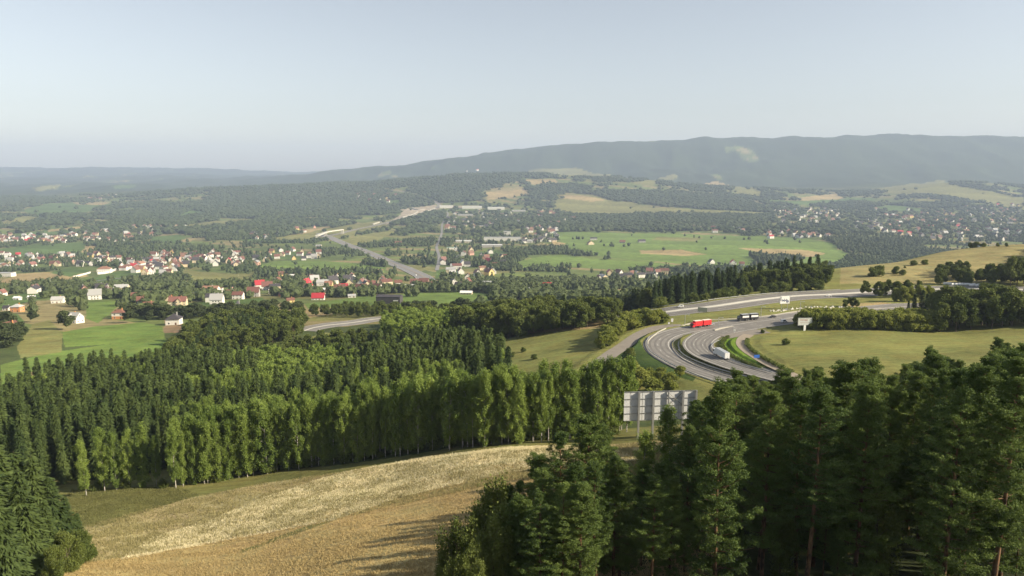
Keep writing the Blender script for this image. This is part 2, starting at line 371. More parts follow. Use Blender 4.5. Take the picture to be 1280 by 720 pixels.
def inwood(x, y):
    s = x/y; l = np.log(y); m = np.zeros(x.shape, bool)
    for P_ in WOODS: m |= inpoly(P_, s, l)
    return m
def cover(x, y):
    s = x/y; l = np.log(y)
    col = np.empty(x.shape+(3,)); col[:] = C['mix']; field = np.zeros(x.shape, bool)
    # warp the field borders a little so that they are not ruler-straight
    wv = 0.004*(fbm(x/90+y/200, y/90, 31, 2)-.5); s2 = s+wv*np.clip(y/600, .15, 1.5)
    n1 = fbm(x/160, y/160, 41, 3)
    u_ = x*.82-y*.57; v_ = x*.57+y*.82
    cell = _hash(np.floor(u_/170+fbm(x/400, y/400, 71, 2)*2), np.floor(v_/58+fbm(x/500, y/500, 72, 2)*3), 7)
    pal = np.array([(.10, .135, .042), (.13, .17, .05), (.16, .16, .065), (.22, .19, .095), (.09, .12, .04), (.12, .15, .05)])
    kf = y > 480; col[kf] = pal[(cell[kf]*5.99).astype(int)]
    for c, P in FPL:
        m = inpoly(P, s2, l); col[m] = C[c]; field |= m
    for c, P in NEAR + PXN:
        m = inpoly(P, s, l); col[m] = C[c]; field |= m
    return col, field

# ------------------------------------------------------------------ ground mesh
su = np.concatenate([np.linspace(-1.25, -.82, 40, endpoint=False), np.linspace(-.82, .82, 1050), np.linspace(.82, 1.16, 42)[1:]])
def ladder():
    y = 24.0; out = [y]
    while y < 17300:
        r = .0042 if y < 700 else (.0062 if y < 6000 else .01)
        if y < 60: r = .012
        y *= 1+r; out.append(y)
    return np.array(out)
yl = ladder()
SS, YY = np.meshgrid(su, yl); XX = SS*YY
ZZ = carve(XX, YY, H0(XX, YY))
GC, GF = cover(XX, YY)
# canopy-like roughness of the far mountains
k = np.clip((YY-6500)/2000, 0, 1)*(~GF)
ZZ = ZZ + k*((fbm(XX/260, YY/420, 77, 3)-.5)*50-np.abs(fbm(XX/620, YY/1500, 78, 2)-.5)*85)
mot = fbm(XX/300, YY/400, 51, 3)
GC = GC*(0.8+.4*mot)[..., None]
far = np.clip((YY-6000)/1500, 0, 1)[..., None]*(~GF)[..., None]*(fbm(XX/420, YY/800, 53, 3) < .735)[..., None]
GC = GC*(1-far)+np.array([.038, .055, .024])*far*(0.75+.5*mot[..., None])
# shade of colour from strip fields in the valley
st = ((np.floor((XX*.35+YY*.9)/42).astype(int) * 7919) % 13)/13.0
kk = (GF & (YY > 900)); GC[kk] *= (0.86+.3*st[kk])[..., None]
ny, nx = XX.shape
V = np.stack([XX, YY, ZZ], -1).reshape(-1, 3)
i0 = (np.arange(ny-1)[:, None]*nx+np.arange(nx-1)[None]).ravel()
Q = np.stack([i0, i0+1, i0+nx+1, i0+nx], 1)

# ------------------------------------------------------------------ materials
def mat(name): m = bpy.data.materials.new(name); m.use_nodes = True; n = m.node_tree; return m, n, n.nodes['Principled BSDF'], n.links
def simple(name, c, rough=.7, metal=0.0, var=.12, scale=3.0, spec=.4, objvar=0.0):
    m, n, b, L = mat(name)
    b.inputs['Roughness'].default_value = rough; b.inputs['Metallic'].default_value = metal; b.inputs['Specular IOR Level'].default_value = spec
    tc = n.nodes.new('ShaderNodeTexCoord'); no = n.nodes.new('ShaderNodeTexNoise'); no.inputs['Scale'].default_value = scale; no.inputs['Detail'].default_value = 4
    L.new(tc.outputs['Object'], no.inputs['Vector'])
    mx = n.nodes.new('ShaderNodeMix'); mx.data_type = 'RGBA'
    mx.inputs['A'].default_value = tuple(v*(1-var) for v in c)+(1,); mx.inputs['B'].default_value = tuple(min(1, v*(1+var)) for v in c)+(1,)
    L.new(no.outputs['Fac'], mx.inputs['Factor'])
    if objvar:
        oi = n.nodes.new('ShaderNodeObjectInfo'); g = mathn(n, L, 'ADD', mathn(n, L, 'MULTIPLY', oi.outputs['Random'], objvar*2), 1-objvar); sc = n.nodes.new('ShaderNodeVectorMath'); sc.operation = 'SCALE'
        L.new(mx.outputs['Result'], sc.inputs[0]); L.new(g, sc.inputs['Scale']); L.new(sc.outputs[0], b.inputs['Base Color'])
    else: L.new(mx.outputs['Result'], b.inputs['Base Color'])
    return m
def noise_node(n, L, vec, scale, detail=4, rough=.6):
    k = n.nodes.new('ShaderNodeTexNoise'); k.inputs['Scale'].default_value = scale; k.inputs['Detail'].default_value = detail; k.inputs['Roughness'].default_value = rough
    L.new(vec, k.inputs['Vector']); return k.outputs['Fac']
def mathn(n, L, op, a, b):
    k = n.nodes.new('ShaderNodeMath'); k.operation = op
    for i, v in enumerate((a, b)):
        if isinstance(v, (int, float)): k.inputs[i].default_value = v
        else: L.new(v, k.inputs[i])
    return k.outputs[0]

def ground_mat():
    m, n, b, L = mat('ground_cover'); b.inputs['Roughness'].default_value = .95; b.inputs['Specular IOR Level'].default_value = .1
    at_ = n.nodes.new('ShaderNodeAttribute'); at_.attribute_name = 'Col'
    geo = n.nodes.new('ShaderNodeNewGeometry'); P = geo.outputs['Position']
    mp = n.nodes.new('ShaderNodeMapping'); mp.inputs['Scale'].default_value = (1, 1, .3); L.new(P, mp.inputs['Vector'])
    a = noise_node(n, L, mp.outputs[0], .05, 5); c = noise_node(n, L, mp.outputs[0], .55, 5, .7); d = noise_node(n, L, mp.outputs[0], 4.0, 3, .7)
    # mowing / drilling direction streaks
    m2 = n.nodes.new('ShaderNodeMapping'); m2.inputs['Rotation'].default_value = (0, 0, math.radians(-34)); m2.inputs['Scale'].default_value = (.06, 1.1, .2); L.new(P, m2.inputs['Vector'])
    e = noise_node(n, L, m2.outputs[0], .8, 3, .6)
    t = mathn(n, L, 'MULTIPLY', a, .8); t = mathn(n, L, 'ADD', t, mathn(n, L, 'MULTIPLY', c, .6)); t = mathn(n, L, 'ADD', t, mathn(n, L, 'MULTIPLY', d, .5)); t = mathn(n, L, 'ADD', t, mathn(n, L, 'MULTIPLY', e, .6))
    # t about 1.0
    g = mathn(n, L, 'SUBTRACT', t, 1.25); g = mathn(n, L, 'MULTIPLY', g, 1.6); g = mathn(n, L, 'ADD', g, 1.0)
    v = n.nodes.new('ShaderNodeVectorMath'); v.operation = 'SCALE'; L.new(at_.outputs['Color'], v.inputs[0]); L.new(g, v.inputs['Scale'])
    # hue drift between green and dry
    hs = n.nodes.new('ShaderNodeMix'); hs.data_type = 'RGBA'; hs.blend_type = 'MULTIPLY'
    rmp = n.nodes.new('ShaderNodeValToRGB'); rmp.color_ramp.elements[0].position = .38; rmp.color_ramp.elements[1].position = .62
    rmp.color_ramp.elements[0].color = (1.06, .99, .93, 1); rmp.color_ramp.elements[1].color = (.94, 1.0, .95, 1)
    a2 = noise_node(n, L, mp.outputs[0], .11, 4, .65); L.new(a2, rmp.inputs[0])
    hs.inputs['Factor'].default_value = 1; L.new(v.outputs[0], hs.inputs['A']); L.new(rmp.outputs[0], hs.inputs['B']); L.new(hs.outputs['Result'], b.inputs['Base Color'])
    bp = n.nodes.new('ShaderNodeBump'); bp.inputs['Strength'].default_value = .6; bp.inputs['Distance'].default_value = .35
    hh = mathn(n, L, 'ADD', c, mathn(n, L, 'MULTIPLY', d, .5)); L.new(hh, bp.inputs['Height']); L.new(bp.outputs[0], b.inputs['Normal'])
    return m
M_GROUND = ground_mat()
gme = np_mesh('terrain', V, Q, [M_GROUND], smooth=True, col=GC.reshape(-1, 3))
ground = link(bpy.data.objects.new('terrain', gme)); tag(ground, kind='structure')
del XX, YY, ZZ, V, Q, SS, GC, GF, st, mot, far, k, kk

def leaf_mat(name, ca, cb, trans=.22, islands=True, cdark=None):
    m, n, b, L = mat(name); b.inputs['Roughness'].default_value = .75; b.inputs['Specular IOR Level'].default_value = .18
    oi = n.nodes.new('ShaderNodeObjectInfo'); geo = n.nodes.new('ShaderNodeNewGeometry')
    no = noise_node(n, L, geo.outputs['Position'], .12, 3)
    t = mathn(n, L, 'MULTIPLY', oi.outputs['Random'], .55)
    t = mathn(n, L, 'ADD', t, mathn(n, L, 'MULTIPLY', geo.outputs['Random Per Island'], .35 if islands else 0.0))
    t = mathn(n, L, 'ADD', t, mathn(n, L, 'MULTIPLY', mathn(n, L, 'SUBTRACT', no, .5), 1.2))
    mx = n.nodes.new('ShaderNodeMix'); mx.data_type = 'RGBA'; mx.clamp_factor = True
    mx.inputs['A'].default_value = ca+(1,); mx.inputs['B'].default_value = cb+(1,)
    L.new(t, mx.inputs['Factor']); L.new(mx.outputs['Result'], b.inputs['Base Color'])
    tr = n.nodes.new('ShaderNodeBsdfTranslucent'); L.new(mx.outputs['Result'], tr.inputs['Color'])
    ms = n.nodes.new('ShaderNodeMixShader'); ms.inputs[0].default_value = trans
    out = n.nodes['Material Output']; L.new(b.outputs[0], ms.inputs[1]); L.new(tr.outputs[0], ms.inputs[2]); L.new(ms.outputs[0], out.inputs['Surface'])
    return m
M_BIRCH = leaf_mat('birch_leaves', (.125, .19, .042), (.29, .37, .085), .4)
M_SPRUCE = leaf_mat('spruce_needles', (.032, .055, .018), (.095, .13, .036), .15)
M_PINE = leaf_mat('pine_needles', (.056, .095, .026), (.175, .232, .056), .28)
M_BROAD = leaf_mat('broadleaf_leaves', (.075, .105, .025), (.17, .2, .05), .25)
M_YGREEN = leaf_mat('hedge_leaves', (.15, .185, .035), (.30, .32, .075), .35)
M_FAR = leaf_mat('far_tree_leaves', (.04, .062, .024), (.092, .115, .042), .15)
M_FARDARK = leaf_mat('far_spruce_needles', (.035, .055, .022), (.085, .105, .04), .1)
def bark(name, c1, c2, scale=2.0, zs=.3):
    m, n, b, L = mat(name); b.inputs['Roughness'].default_value = .9; b.inputs['Specular IOR Level'].default_value = .2
    tc = n.nodes.new('ShaderNodeTexCoord'); mp = n.nodes.new('ShaderNodeMapping'); mp.inputs['Scale'].default_value = (1, 1, zs); L.new(tc.outputs['Object'], mp.inputs['Vector'])
    f = noise_node(n, L, mp.outputs[0], scale, 4, .7)
    r = n.nodes.new('ShaderNodeValToRGB'); r.color_ramp.elements[0].position = .4; r.color_ramp.elements[1].position = .55
    r.color_ramp.elements[0].color = c1+(1,); r.color_ramp.elements[1].color = c2+(1,); L.new(f, r.inputs[0]); L.new(r.outputs[0], b.inputs['Base Color']); return m
M_BIRCHBARK = bark('birch_bark', (.06, .055, .05), (.55, .52, .47), 2.5, 1.6)
M_PINEBARK = bark('pine_bark', (.05, .034, .022), (.17, .10, .055))
M_BARK = bark('grey_bark', (.05, .04, .03), (.14, .11, .085))

# ------------------------------------------------------------------ foliage meshes
def leaf_tris(cen, size, up=.3, r=None, aspect=1.0):
    """one small triangle per centre, random orientation leaning outwards"""
    r = r or rng; n = len(cen)
    a = r.normal(size=(n, 3)); a[:, 2] *= .7; a /= np.linalg.norm(a, axis=1)[:, None]+1e-9
    b = r.normal(size=(n, 3)); b -= (b*a).sum(1)[:, None]*a; b /= np.linalg.norm(b, axis=1)[:, None]+1e-9
    sz = (size*(.6+.8*r.random(n)))[:, None] if np.isscalar(size) else (size*(.6+.8*r.random(n)))[:, None]
    p0 = cen-a*sz*.5-b*sz*.45*aspect; p1 = cen+a*sz*.6; p2 = cen-a*sz*.4+b*sz*.6*aspect
    V = np.stack([p0, p1, p2], 1).reshape(-1, 3)
    return V, np.arange(len(V)).reshape(-1, 3)

def tube_arrays(path, rad, n=6):
    """tapered tube along path (k,3)"""
    path = np.asarray(path, float); k = len(path); V = []
    for i in range(k):
        d = path[min(i+1, k-1)]-path[max(i-1, 0)]; d = d/(np.linalg.norm(d)+1e-9)
        a = np.cross(d, [0.3, 1, 0.1]); a /= np.linalg.norm(a)+1e-9; b = np.cross(d, a)
        t = np.arange(n)*2*np.pi/n
        V.append(path[i]+(np.cos(t)[:, None]*a+np.sin(t)[:, None]*b)*rad[i])
    V = np.concatenate(V); Fc = []
    for i in range(k-1):
        for j in range(n): Fc.append([i*n+j, i*n+(j+1) % n, (i+1)*n+(j+1) % n, (i+1)*n+j])
    return V, np.array(Fc)
class Arr:
    def __init__(s): s.V = []; s.F = []; s.n = 0
    def add(s, V, Fc): s.V.append(V); s.F.append(np.asarray(Fc)+s.n); s.n += len(V)
    def get(s):
        V = np.concatenate(s.V); fs = {}
        for f in s.F: fs.setdefault(f.shape[1], []).append(f)
        return V, [np.concatenate(v) for v in fs.values()]

def pine(seed, h, cb=.35, R=2.6, dens=1.0):
    """Scots pine: bare reddish trunk below, whorls of upturned boughs carrying needle tufts"""
    r = np.random.default_rng(seed); T = Arr(); tufts = []
    bend = r.normal(size=2)*.35
    tp = lambda t: np.array([bend[0]*np.sin(t*2.2)*1.0, bend[1]*np.sin(t*1.7+.4)-bend[1]*.39, t*h])
    ts = np.linspace(0, 1, 9); T.add(*tube_arrays([tp(t) for t in ts], .21*(h/20)*(1-ts*.88), 7))
    z = cb*h
    while z < h*.985:
        t = (z/h-cb)/(1-cb); prof = (min(1, .45+2.1*t) if t < .3 else 1.0)*(1-t)**.78+.10
        nb = r.integers(4, 6); ph = r.random()*6.28
        for j in range(nb):
            if r.random() < .22: continue
            a = ph+j*6.28/nb+r.normal()*.3; L = R*prof*(.5+.85*r.random())
            up = .02+.55*t+r.normal()*.12
            base = tp(z/h); k = max(3, int(L/.45)); pts = []
            for q in range(k+1):
                f = q/k; pts.append(base+np.array([np.cos(a)*L*f, np.sin(a)*L*f, L*up*f+.25*L*f*f*.6-.05*L*np.sin(f*3)]))
            pts = np.array(pts); T.add(*tube_arrays(pts[[0, k//2, k]], [.05, .03, .012], 3))
            for q in range(1, k+1):
                f = q/k
                if f < .3: continue
                side = np.array([-np.sin(a), np.cos(a), 0]); wd = L*.26*(1.15-abs(f-.65))
                for m in range(3 if f > .45 else 2):
                    tufts.append(pts[q]+side*r.normal()*wd+np.array([0, 0, .12+abs(r.normal())*.16]))
        z += h*.024+r.random()*.25
    [tufts.append(tp(1.0-.012*q)) for q in range(4)]; tufts = np.array(tufts)
    n = int(60*dens); off = r.normal(size=(len(tufts), n, 3)); off /= np.linalg.norm(off, axis=2)[..., None]+1e-9
    off *= (r.random((len(tufts), n, 1))**.5)*.36; off[..., 2] *= .5; off[..., 2] += .04
    cen = (tufts[:, None]+off).reshape(-1, 3); Vv, Fv = leaf_tris(cen, .135, r=r, aspect=.5)
    return T.get(), (Vv, [Fv])

def spruce(seed, h, R=2.3, dens=1.0, cb=.06):
    r = np.random.default_rng(seed); T = Arr(); ts = np.linspace(0, 1, 6)
    T.add(*tube_arrays([(0, 0, t*h) for t in ts], .2*(h/18)*(1-ts*.93), 6))
    A = Arr(); z = cb*h
    while z < h*.985:
        t = (z/h-cb)/(1-cb); L0 = R*(1-t)**.85*(1 if t > .1 else .75)+.12
        nb = max(4, int(L0*4.2)); ph = r.random()*6.28
        for j in range(nb):
            a = ph+j*6.28/nb+r.normal()*.2; L = L0*(.72+.42*r.random()); dr = -.28-.25*(1-t)+r.normal()*.07
            k = max(2, int(L/.42*dens)); f = (np.arange(k)+.6)/k
            c = np.stack([np.cos(a)*L*f, np.sin(a)*L*f, z+L*dr*f+.22*L*f*f], 1)
            for m in range(3):
                side = np.array([-np.sin(a), np.cos(a), 0]); o = (m-1)*.30*L0**.5*(1.25-f)+r.normal(size=k)*.08
                cc = c+side*o[:, None]; cc[:, 2] -= abs(o)*.35+r.random(k)*.08
                d = np.array([np.cos(a+(m-1)*.5), np.sin(a+(m-1)*.5), dr-.1])
                sz = .34*(.8+.5*r.random(k))[:, None]/dens**.5
                w_ = side*.5+np.array([0, 0, .22])*r.normal()
                p0 = cc-w_*sz*.8; p1 = cc+d*sz*1.7; p2 = cc+w_*sz*.8; p3 = cc-d*sz*.7+np.array([0, 0, -.18])*sz
                Vv = np.stack([p0, p3, p2, p1], 1).reshape(-1, 3); A.add(Vv, np.arange(len(Vv)).reshape(-1, 4))
        z += (.30+.1*r.random())/dens**.5*(.65+.35*(1-t))
    Vt, Ft = leaf_tris(np.array([[0, 0, h*(.95+.05*q/8)] for q in range(9)]), .16, r=r); A.add(Vt, Ft)
    return T.get(), A.get()

def birch(seed, h, R=1.9, cb=.22, dens=1.0, leaf=.24):
    """slender birch: rising limbs, hanging leafy tips, narrow uneven crown"""
    r = np.random.default_rng(seed); T = Arr(); cl = []
    b = r.normal(size=2)*.5
    tp = lambda t: np.array([b[0]*t*t, b[1]*t*t, t*h])
    ts = np.linspace(0, 1, 8); T.add(*tube_arrays([tp(t) for t in ts], .13*(h/16)*(1-ts*.9), 6))
    nb = int(34*(h/16))
    for i in range(nb):
        t = cb+(1-cb)*((i+r.random())/nb)*.97; tt = (t-cb)/(1-cb)
        prof = (np.sin(np.pi*min(1, .18+tt*.8))**.7)*.95+.12
        a = i*2.4+r.normal()*.5; L = R*prof*(.5+.7*r.random()); up = 1.1-.3*tt
        p0 = tp(t); p1 = p0+np.array([np.cos(a)*L*.55, np.sin(a)*L*.55, L*up*.75]); p2 = p0+np.array([np.cos(a)*L, np.sin(a)*L, L*up*.7])
        T.add(*tube_arrays([p0, p1, p2], [.035, .022, .008], 3))
        for q in range(5):
            f = .35+.7*r.random(); c = p0*(1-f)+p2*f+r.normal(size=3)*.22
            cl.append((c, .42)); cl.append((c-np.array([0, 0, .5+.3*r.random()]), .3))
    for q in range(8): cl.append((tp(1-.02*q)+r.normal(size=3)*.15, .3))
    n = int(26*dens); cen = []
    for c, rad in cl:
        o = r.normal(size=(n, 3))*rad*.62; o[:, 2] *= 1.35; cen.append(c+o)
    Vv, Fv = leaf_tris(np.concatenate(cen), leaf/dens**.5, r=r)
    return T.get(), (Vv, [Fv])

def broad(seed, h, R=3.4, cb=.12, dens=1.0, lobes=9, leaf=.34):
    r = np.random.default_rng(seed); T = Arr(); ts = np.linspace(0, 1, 5)
    T.add(*tube_arrays([(0, 0, t*h*.7) for t in ts], .2*(h/12)*(1-ts*.75), 6)); cen = []
    for i in range(lobes+4):
        t = r.random(); a = i*2.4+r.normal()*.4; rr = R*.62*np.sin(np.pi*(.15+.75*t))
        if i < 2: rr *= .2; t = .85
        z = h*(cb+(1-cb)*(.16+.68*t)); c = np.array([np.cos(a)*rr, np.sin(a)*rr, z]); lr = R*(.34+.22*r.random())*(1.05-.3*t)
        T.add(*tube_arrays([(0, 0, z*.55), c*.6+np.array([0, 0, z*.25]), c], [.08, .05, .02], 3))
        m = int(22*lr*lr)+6
        d = r.normal(size=(m, 3)); d /= np.linalg.norm(d, axis=1)[:, None]; d[:, 2] = d[:, 2]*.85+.08
        cc = c+d*lr*(.62+.42*r.random((m, 1)))
        cc = cc[cc[:, 2] > h*.04]
        n = int(15*dens); o = r.normal(size=(len(cc), n, 3))*.26; cen.append((cc[:, None]+o).reshape(-1, 3))
    cen = np.concatenate(cen); cen = cen[cen[:, 2] < h*1.02]
    Vv, Fv = leaf_tris(cen, leaf/dens**.5, r=r)
    return T.get(), (Vv, [Fv])

def tree_meshes(kind, fn, args_list, bark_m, leaf_m):
    out = []
    for i, a in enumerate(args_list):
        (tv, tf), (cv, cf) = fn(*a)
        tm = np_mesh(kind+'_trunk', tv, tf, [bark_m], smooth=True); cm = np_mesh(kind+'_crown', cv, cf, [leaf_m])
        # both in one mesh, for trees too small in the picture to show their parts
        off = len(tv); allf = {}
        for f in tf: allf.setdefault(f.shape[1], []).append((f, 0))
        for f in cf: allf.setdefault(f.shape[1], []).append((f+off, 1))
        polys = []; mi = []
        for k2, lst in allf.items():
            for f, m2 in lst: polys.append(f); mi += [m2]*len(f)
        jm = np_mesh(kind, np.concatenate([tv, cv]), polys, [bark_m, leaf_m], mi=mi)
        out.append((tm, cm, jm, a[1]))
    return out
PINES = tree_meshes('pine_tree', pine, [(11, 20, .22, 3.0), (12, 18, .16, 2.8), (13, 21, .30, 2.7), (14, 17, .10, 3.0), (15, 19, .2, 3.2), (16, 16, .08, 2.6), (17, 20, .25, 2.3), (18, 22, .36, 2.9)], M_PINEBARK, M_PINE)
SPRUCES = tree_meshes('spruce_tree', spruce, [(21, 18, 2.5), (22, 20, 2.3), (23, 16, 2.4), (24, 19, 2.7), (25, 14, 2.1)], M_BARK, M_SPRUCE)
SPR_NEAR = tree_meshes('spruce_tree', spruce, [(26, 16, 2.8, 1.7), (27, 14, 2.6, 1.7)], M_BARK, M_SPRUCE)
BIRCHES = tree_meshes('birch_tree', birch, [(31, 16, 1.7, .14, 1.2, .22), (32, 17, 1.5, .16, 1.2, .22), (33, 15, 1.8, .08, 1.2, .22), (34, 16.5, 1.4, .1, 1.2, .22), (35, 14, 1.6, .05, 1.2, .22), (36, 17, 1.9, .18, 1.2, .22), (37, 15.5, 1.5, .04, 1.2, .22), (38, 16, 2.1, .1, 1.2, .22), (39, 18, 1.6, .2, 1.2, .22)], M_BIRCHBARK, M_BIRCH)
BROADS = tree_meshes('broadleaf_tree', broad, [(41, 12, 3.6, .08, .8), (42, 14, 3.8, .10, .8), (43, 10, 3.2, .05, .8), (44, 13, 3.3, .12, .8)], M_BARK, M_BROAD)
BROAD_NEAR = tree_meshes('broadleaf_tree', broad, [(46, 9, 2.6, .02, 2.6, 8, .3), (47, 10, 2.4, .03, 2.6, 8, .3), (48, 8, 2.7, .02, 2.6, 9, .3)], M_BARK, M_BROAD)
THICKET = tree_meshes('broadleaf_tree', birch, [(56, 8, 2.0, .0, 1.5, .19), (57, 9, 1.8, .0, 1.5, .19), (58, 7, 2.1, .0, 1.5, .19)], M_BARK, M_BROAD)
SHRUBS = tree_meshes('shrub', broad, [(51, 4.5, 2.3, 0, .9, 7, .28), (52, 5.5, 2.5, 0, .9, 8, .28), (53, 3.5, 2.0, 0, .9, 6, .26)], M_BARK, M_BROAD)
HEDGES = tree_meshes('hedge_bush', broad, [(61, 8, 3.0, 0, .8, 10), (62, 7, 2.8, 0, .8, 9), (63, 9, 3.1, 0, .8, 10)], M_BARK, M_YGREEN)

QUEUE = []
def plant(pool, x, y, h, label, cat, group, parts, var=None, wide=1.0):
    QUEUE.append([pool, x, y, h, label, cat, group, parts, var, wide])
def plant_now(pool, x, y, h, label, cat, group, parts, var=None, wide=1.0, z=None):
    v = pool[random.randrange(len(pool)) if var is None else var]; tm, cm, jm, h0 = v; k = h/h0; nm = jm.name.split('.')[0]
    z = (H1(x, y) if z is None else z)-.15; rz = random.random()*6.28; kx = k*wide*random.uniform(.9, 1.12)
    if parts:
        o = empty(nm, (x, y, z), rz); o.scale = (kx, kx, k)
        link(bpy.data.objects.new('trunk', tm), o); link(bpy.data.objects.new('crown', cm), o)
    else:
        o = bpy.data.objects.new(nm, jm); link(o); o.location = (x, y, z); o.rotation_euler = (0, 0, rz); o.scale = (kx, kx, k)
    return tag(o, label, cat, group)

def jgrid(px, sp, jit=.35, mode='plan'):
    """jittered grid points inside a polygon given as (column, distance)"""
    P = plan(px) if mode == 'plan' else px
    XY = np.array([(s*math.exp(l), math.exp(l)) for s, l in P]); x0, y0 = XY.min(0); x1, y1 = XY.max(0)
    gx, gy = np.meshgrid(np.arange(x0, x1, sp), np.arange(y0, y1, sp)); gx = gx+(np.arange(gy.shape[0]) % 2)[:, None]*sp*.5
    gx = gx.ravel()+rng.uniform(-jit, jit, gx.size)*sp; gy = gy.ravel()+rng.uniform(-jit, jit, gy.size)*sp
    # polygon test straight in x, y
    c = np.zeros(gx.shape, bool); n = len(XY)
    for i in range(n):
        xa, ya = XY[i]; xb, yb = XY[(i+1) % n]
        if ya == yb: continue
        c ^= ((ya > gy) != (yb > gy)) & (gx < (xb-xa)*(gy-ya)/(yb-ya)+xa)
    return np.stack([gx[c], gy[c]], 1)
def road_dist(x, y):
    d = 1e9
    for n, r in ROADS.items():
        P = r['p']; d = min(d, float(np.hypot(P[:, 0]-x, P[:, 1]-y).min())-r['w']/2)
    return d
def P(u, y): return ((u-640)/905*y, y)

exec_trees = True
STUFF = {}      # name -> list of (variant mesh arrays, x, y, h)

def merged(name, label, trees, arrs, mats):
    """trees past the countable ones: one object of kind stuff. arrs: list of (V, tris) unit variants (height 1)"""
    Vs = []; Fs = []; n = 0; Ms = []
    if not trees: return
    T = np.array(trees); z = Hh(T[:, 0], T[:, 1])
    var = rng.integers(0, len(arrs), len(T)); ang = rng.random(len(T))*6.28
    for k in range(len(arrs)):
        V0, F0, M0 = arrs[k]; m = np.where(var == k)[0]
        if not len(m): continue
        ca = np.cos(ang[m])[:, None]; sa = np.sin(ang[m])[:, None]; hh = T[m, 2][:, None]; wd = T[m, 3][:, None]
        X = (V0[None, :, 0]*ca-V0[None, :, 1]*sa)*wd+T[m, 0][:, None]; Y = (V0[None, :, 0]*sa+V0[None, :, 1]*ca)*wd+T[m, 1][:, None]
        Z = V0[None, :, 2]*hh+z[m][:, None]-.1
        Vs.append(np.stack([X, Y, Z], -1).reshape(-1, 3))
        Fs.append((F0[None]+(np.arange(len(m))*len(V0))[:, None, None]+n).reshape(-1, F0.shape[1])); n += len(m)*len(V0)
        Ms.append(np.tile(M0, len(m)))
    me = np_mesh(name, np.concatenate(Vs), Fs, mats, mi=np.concatenate(Ms))
    return tag(link(bpy.data.objects.new(name, me)), label, None, None, 'stuff')

def ico(sub):
    import bmesh
    bm = bmesh.new(); bmesh.ops.create_icosphere(bm, subdivisions=sub, radius=1)
    V = np.array([v.co[:] for v in bm.verts]); Fc = np.array([[v.index for v in f.verts] for f in bm.faces]); bm.free(); return V, Fc
def blob_tree(seed, sub=2, conic=False, leaves=0, lsz=.1):
    """unit tree (height 1, width about 1): lumpy crown, optionally with leaf clumps standing off it"""
    r = np.random.default_rng(seed); V, Fc = ico(sub)
    n = 1+.28*(np.array([math.sin(7*v[0]+seed)+math.sin(6*v[1]+2*seed)+math.sin(8*v[2]+seed*3) for v in V])/2)+r.normal(size=len(V))*.09
    V = V*n[:, None]
    if conic:
        t = (V[:, 2]+1.2)/2.4; rad = np.clip(1.1*(1-t)+.12, .08, 1); V = np.stack([V[:, 0]*rad, V[:, 1]*rad, V[:, 2]], 1)
    V = V*np.array([.5, .5, .47])+np.array([0, 0, .5])
    if leaves:
        k = r.integers(0, len(V), leaves); c = V[k]*(1+r.normal(size=(leaves, 1))*.03)+r.normal(size=(leaves, 3))*np.array([.05, .05, .03])
        a = r.normal(size=(leaves, 3))*lsz; b = r.normal(size=(leaves, 3))*lsz
        L = np.stack([c-a*.5, c+a*.5, c+b], 1).reshape(-1, 3); Fc = np.concatenate([Fc, np.arange(len(L)).reshape(-1, 3)+len(V)]); V = np.concatenate([V, L])
    return V, Fc
def with_mat(vf, k): return (vf[0], vf[1], np.full(len(vf[1]), k))
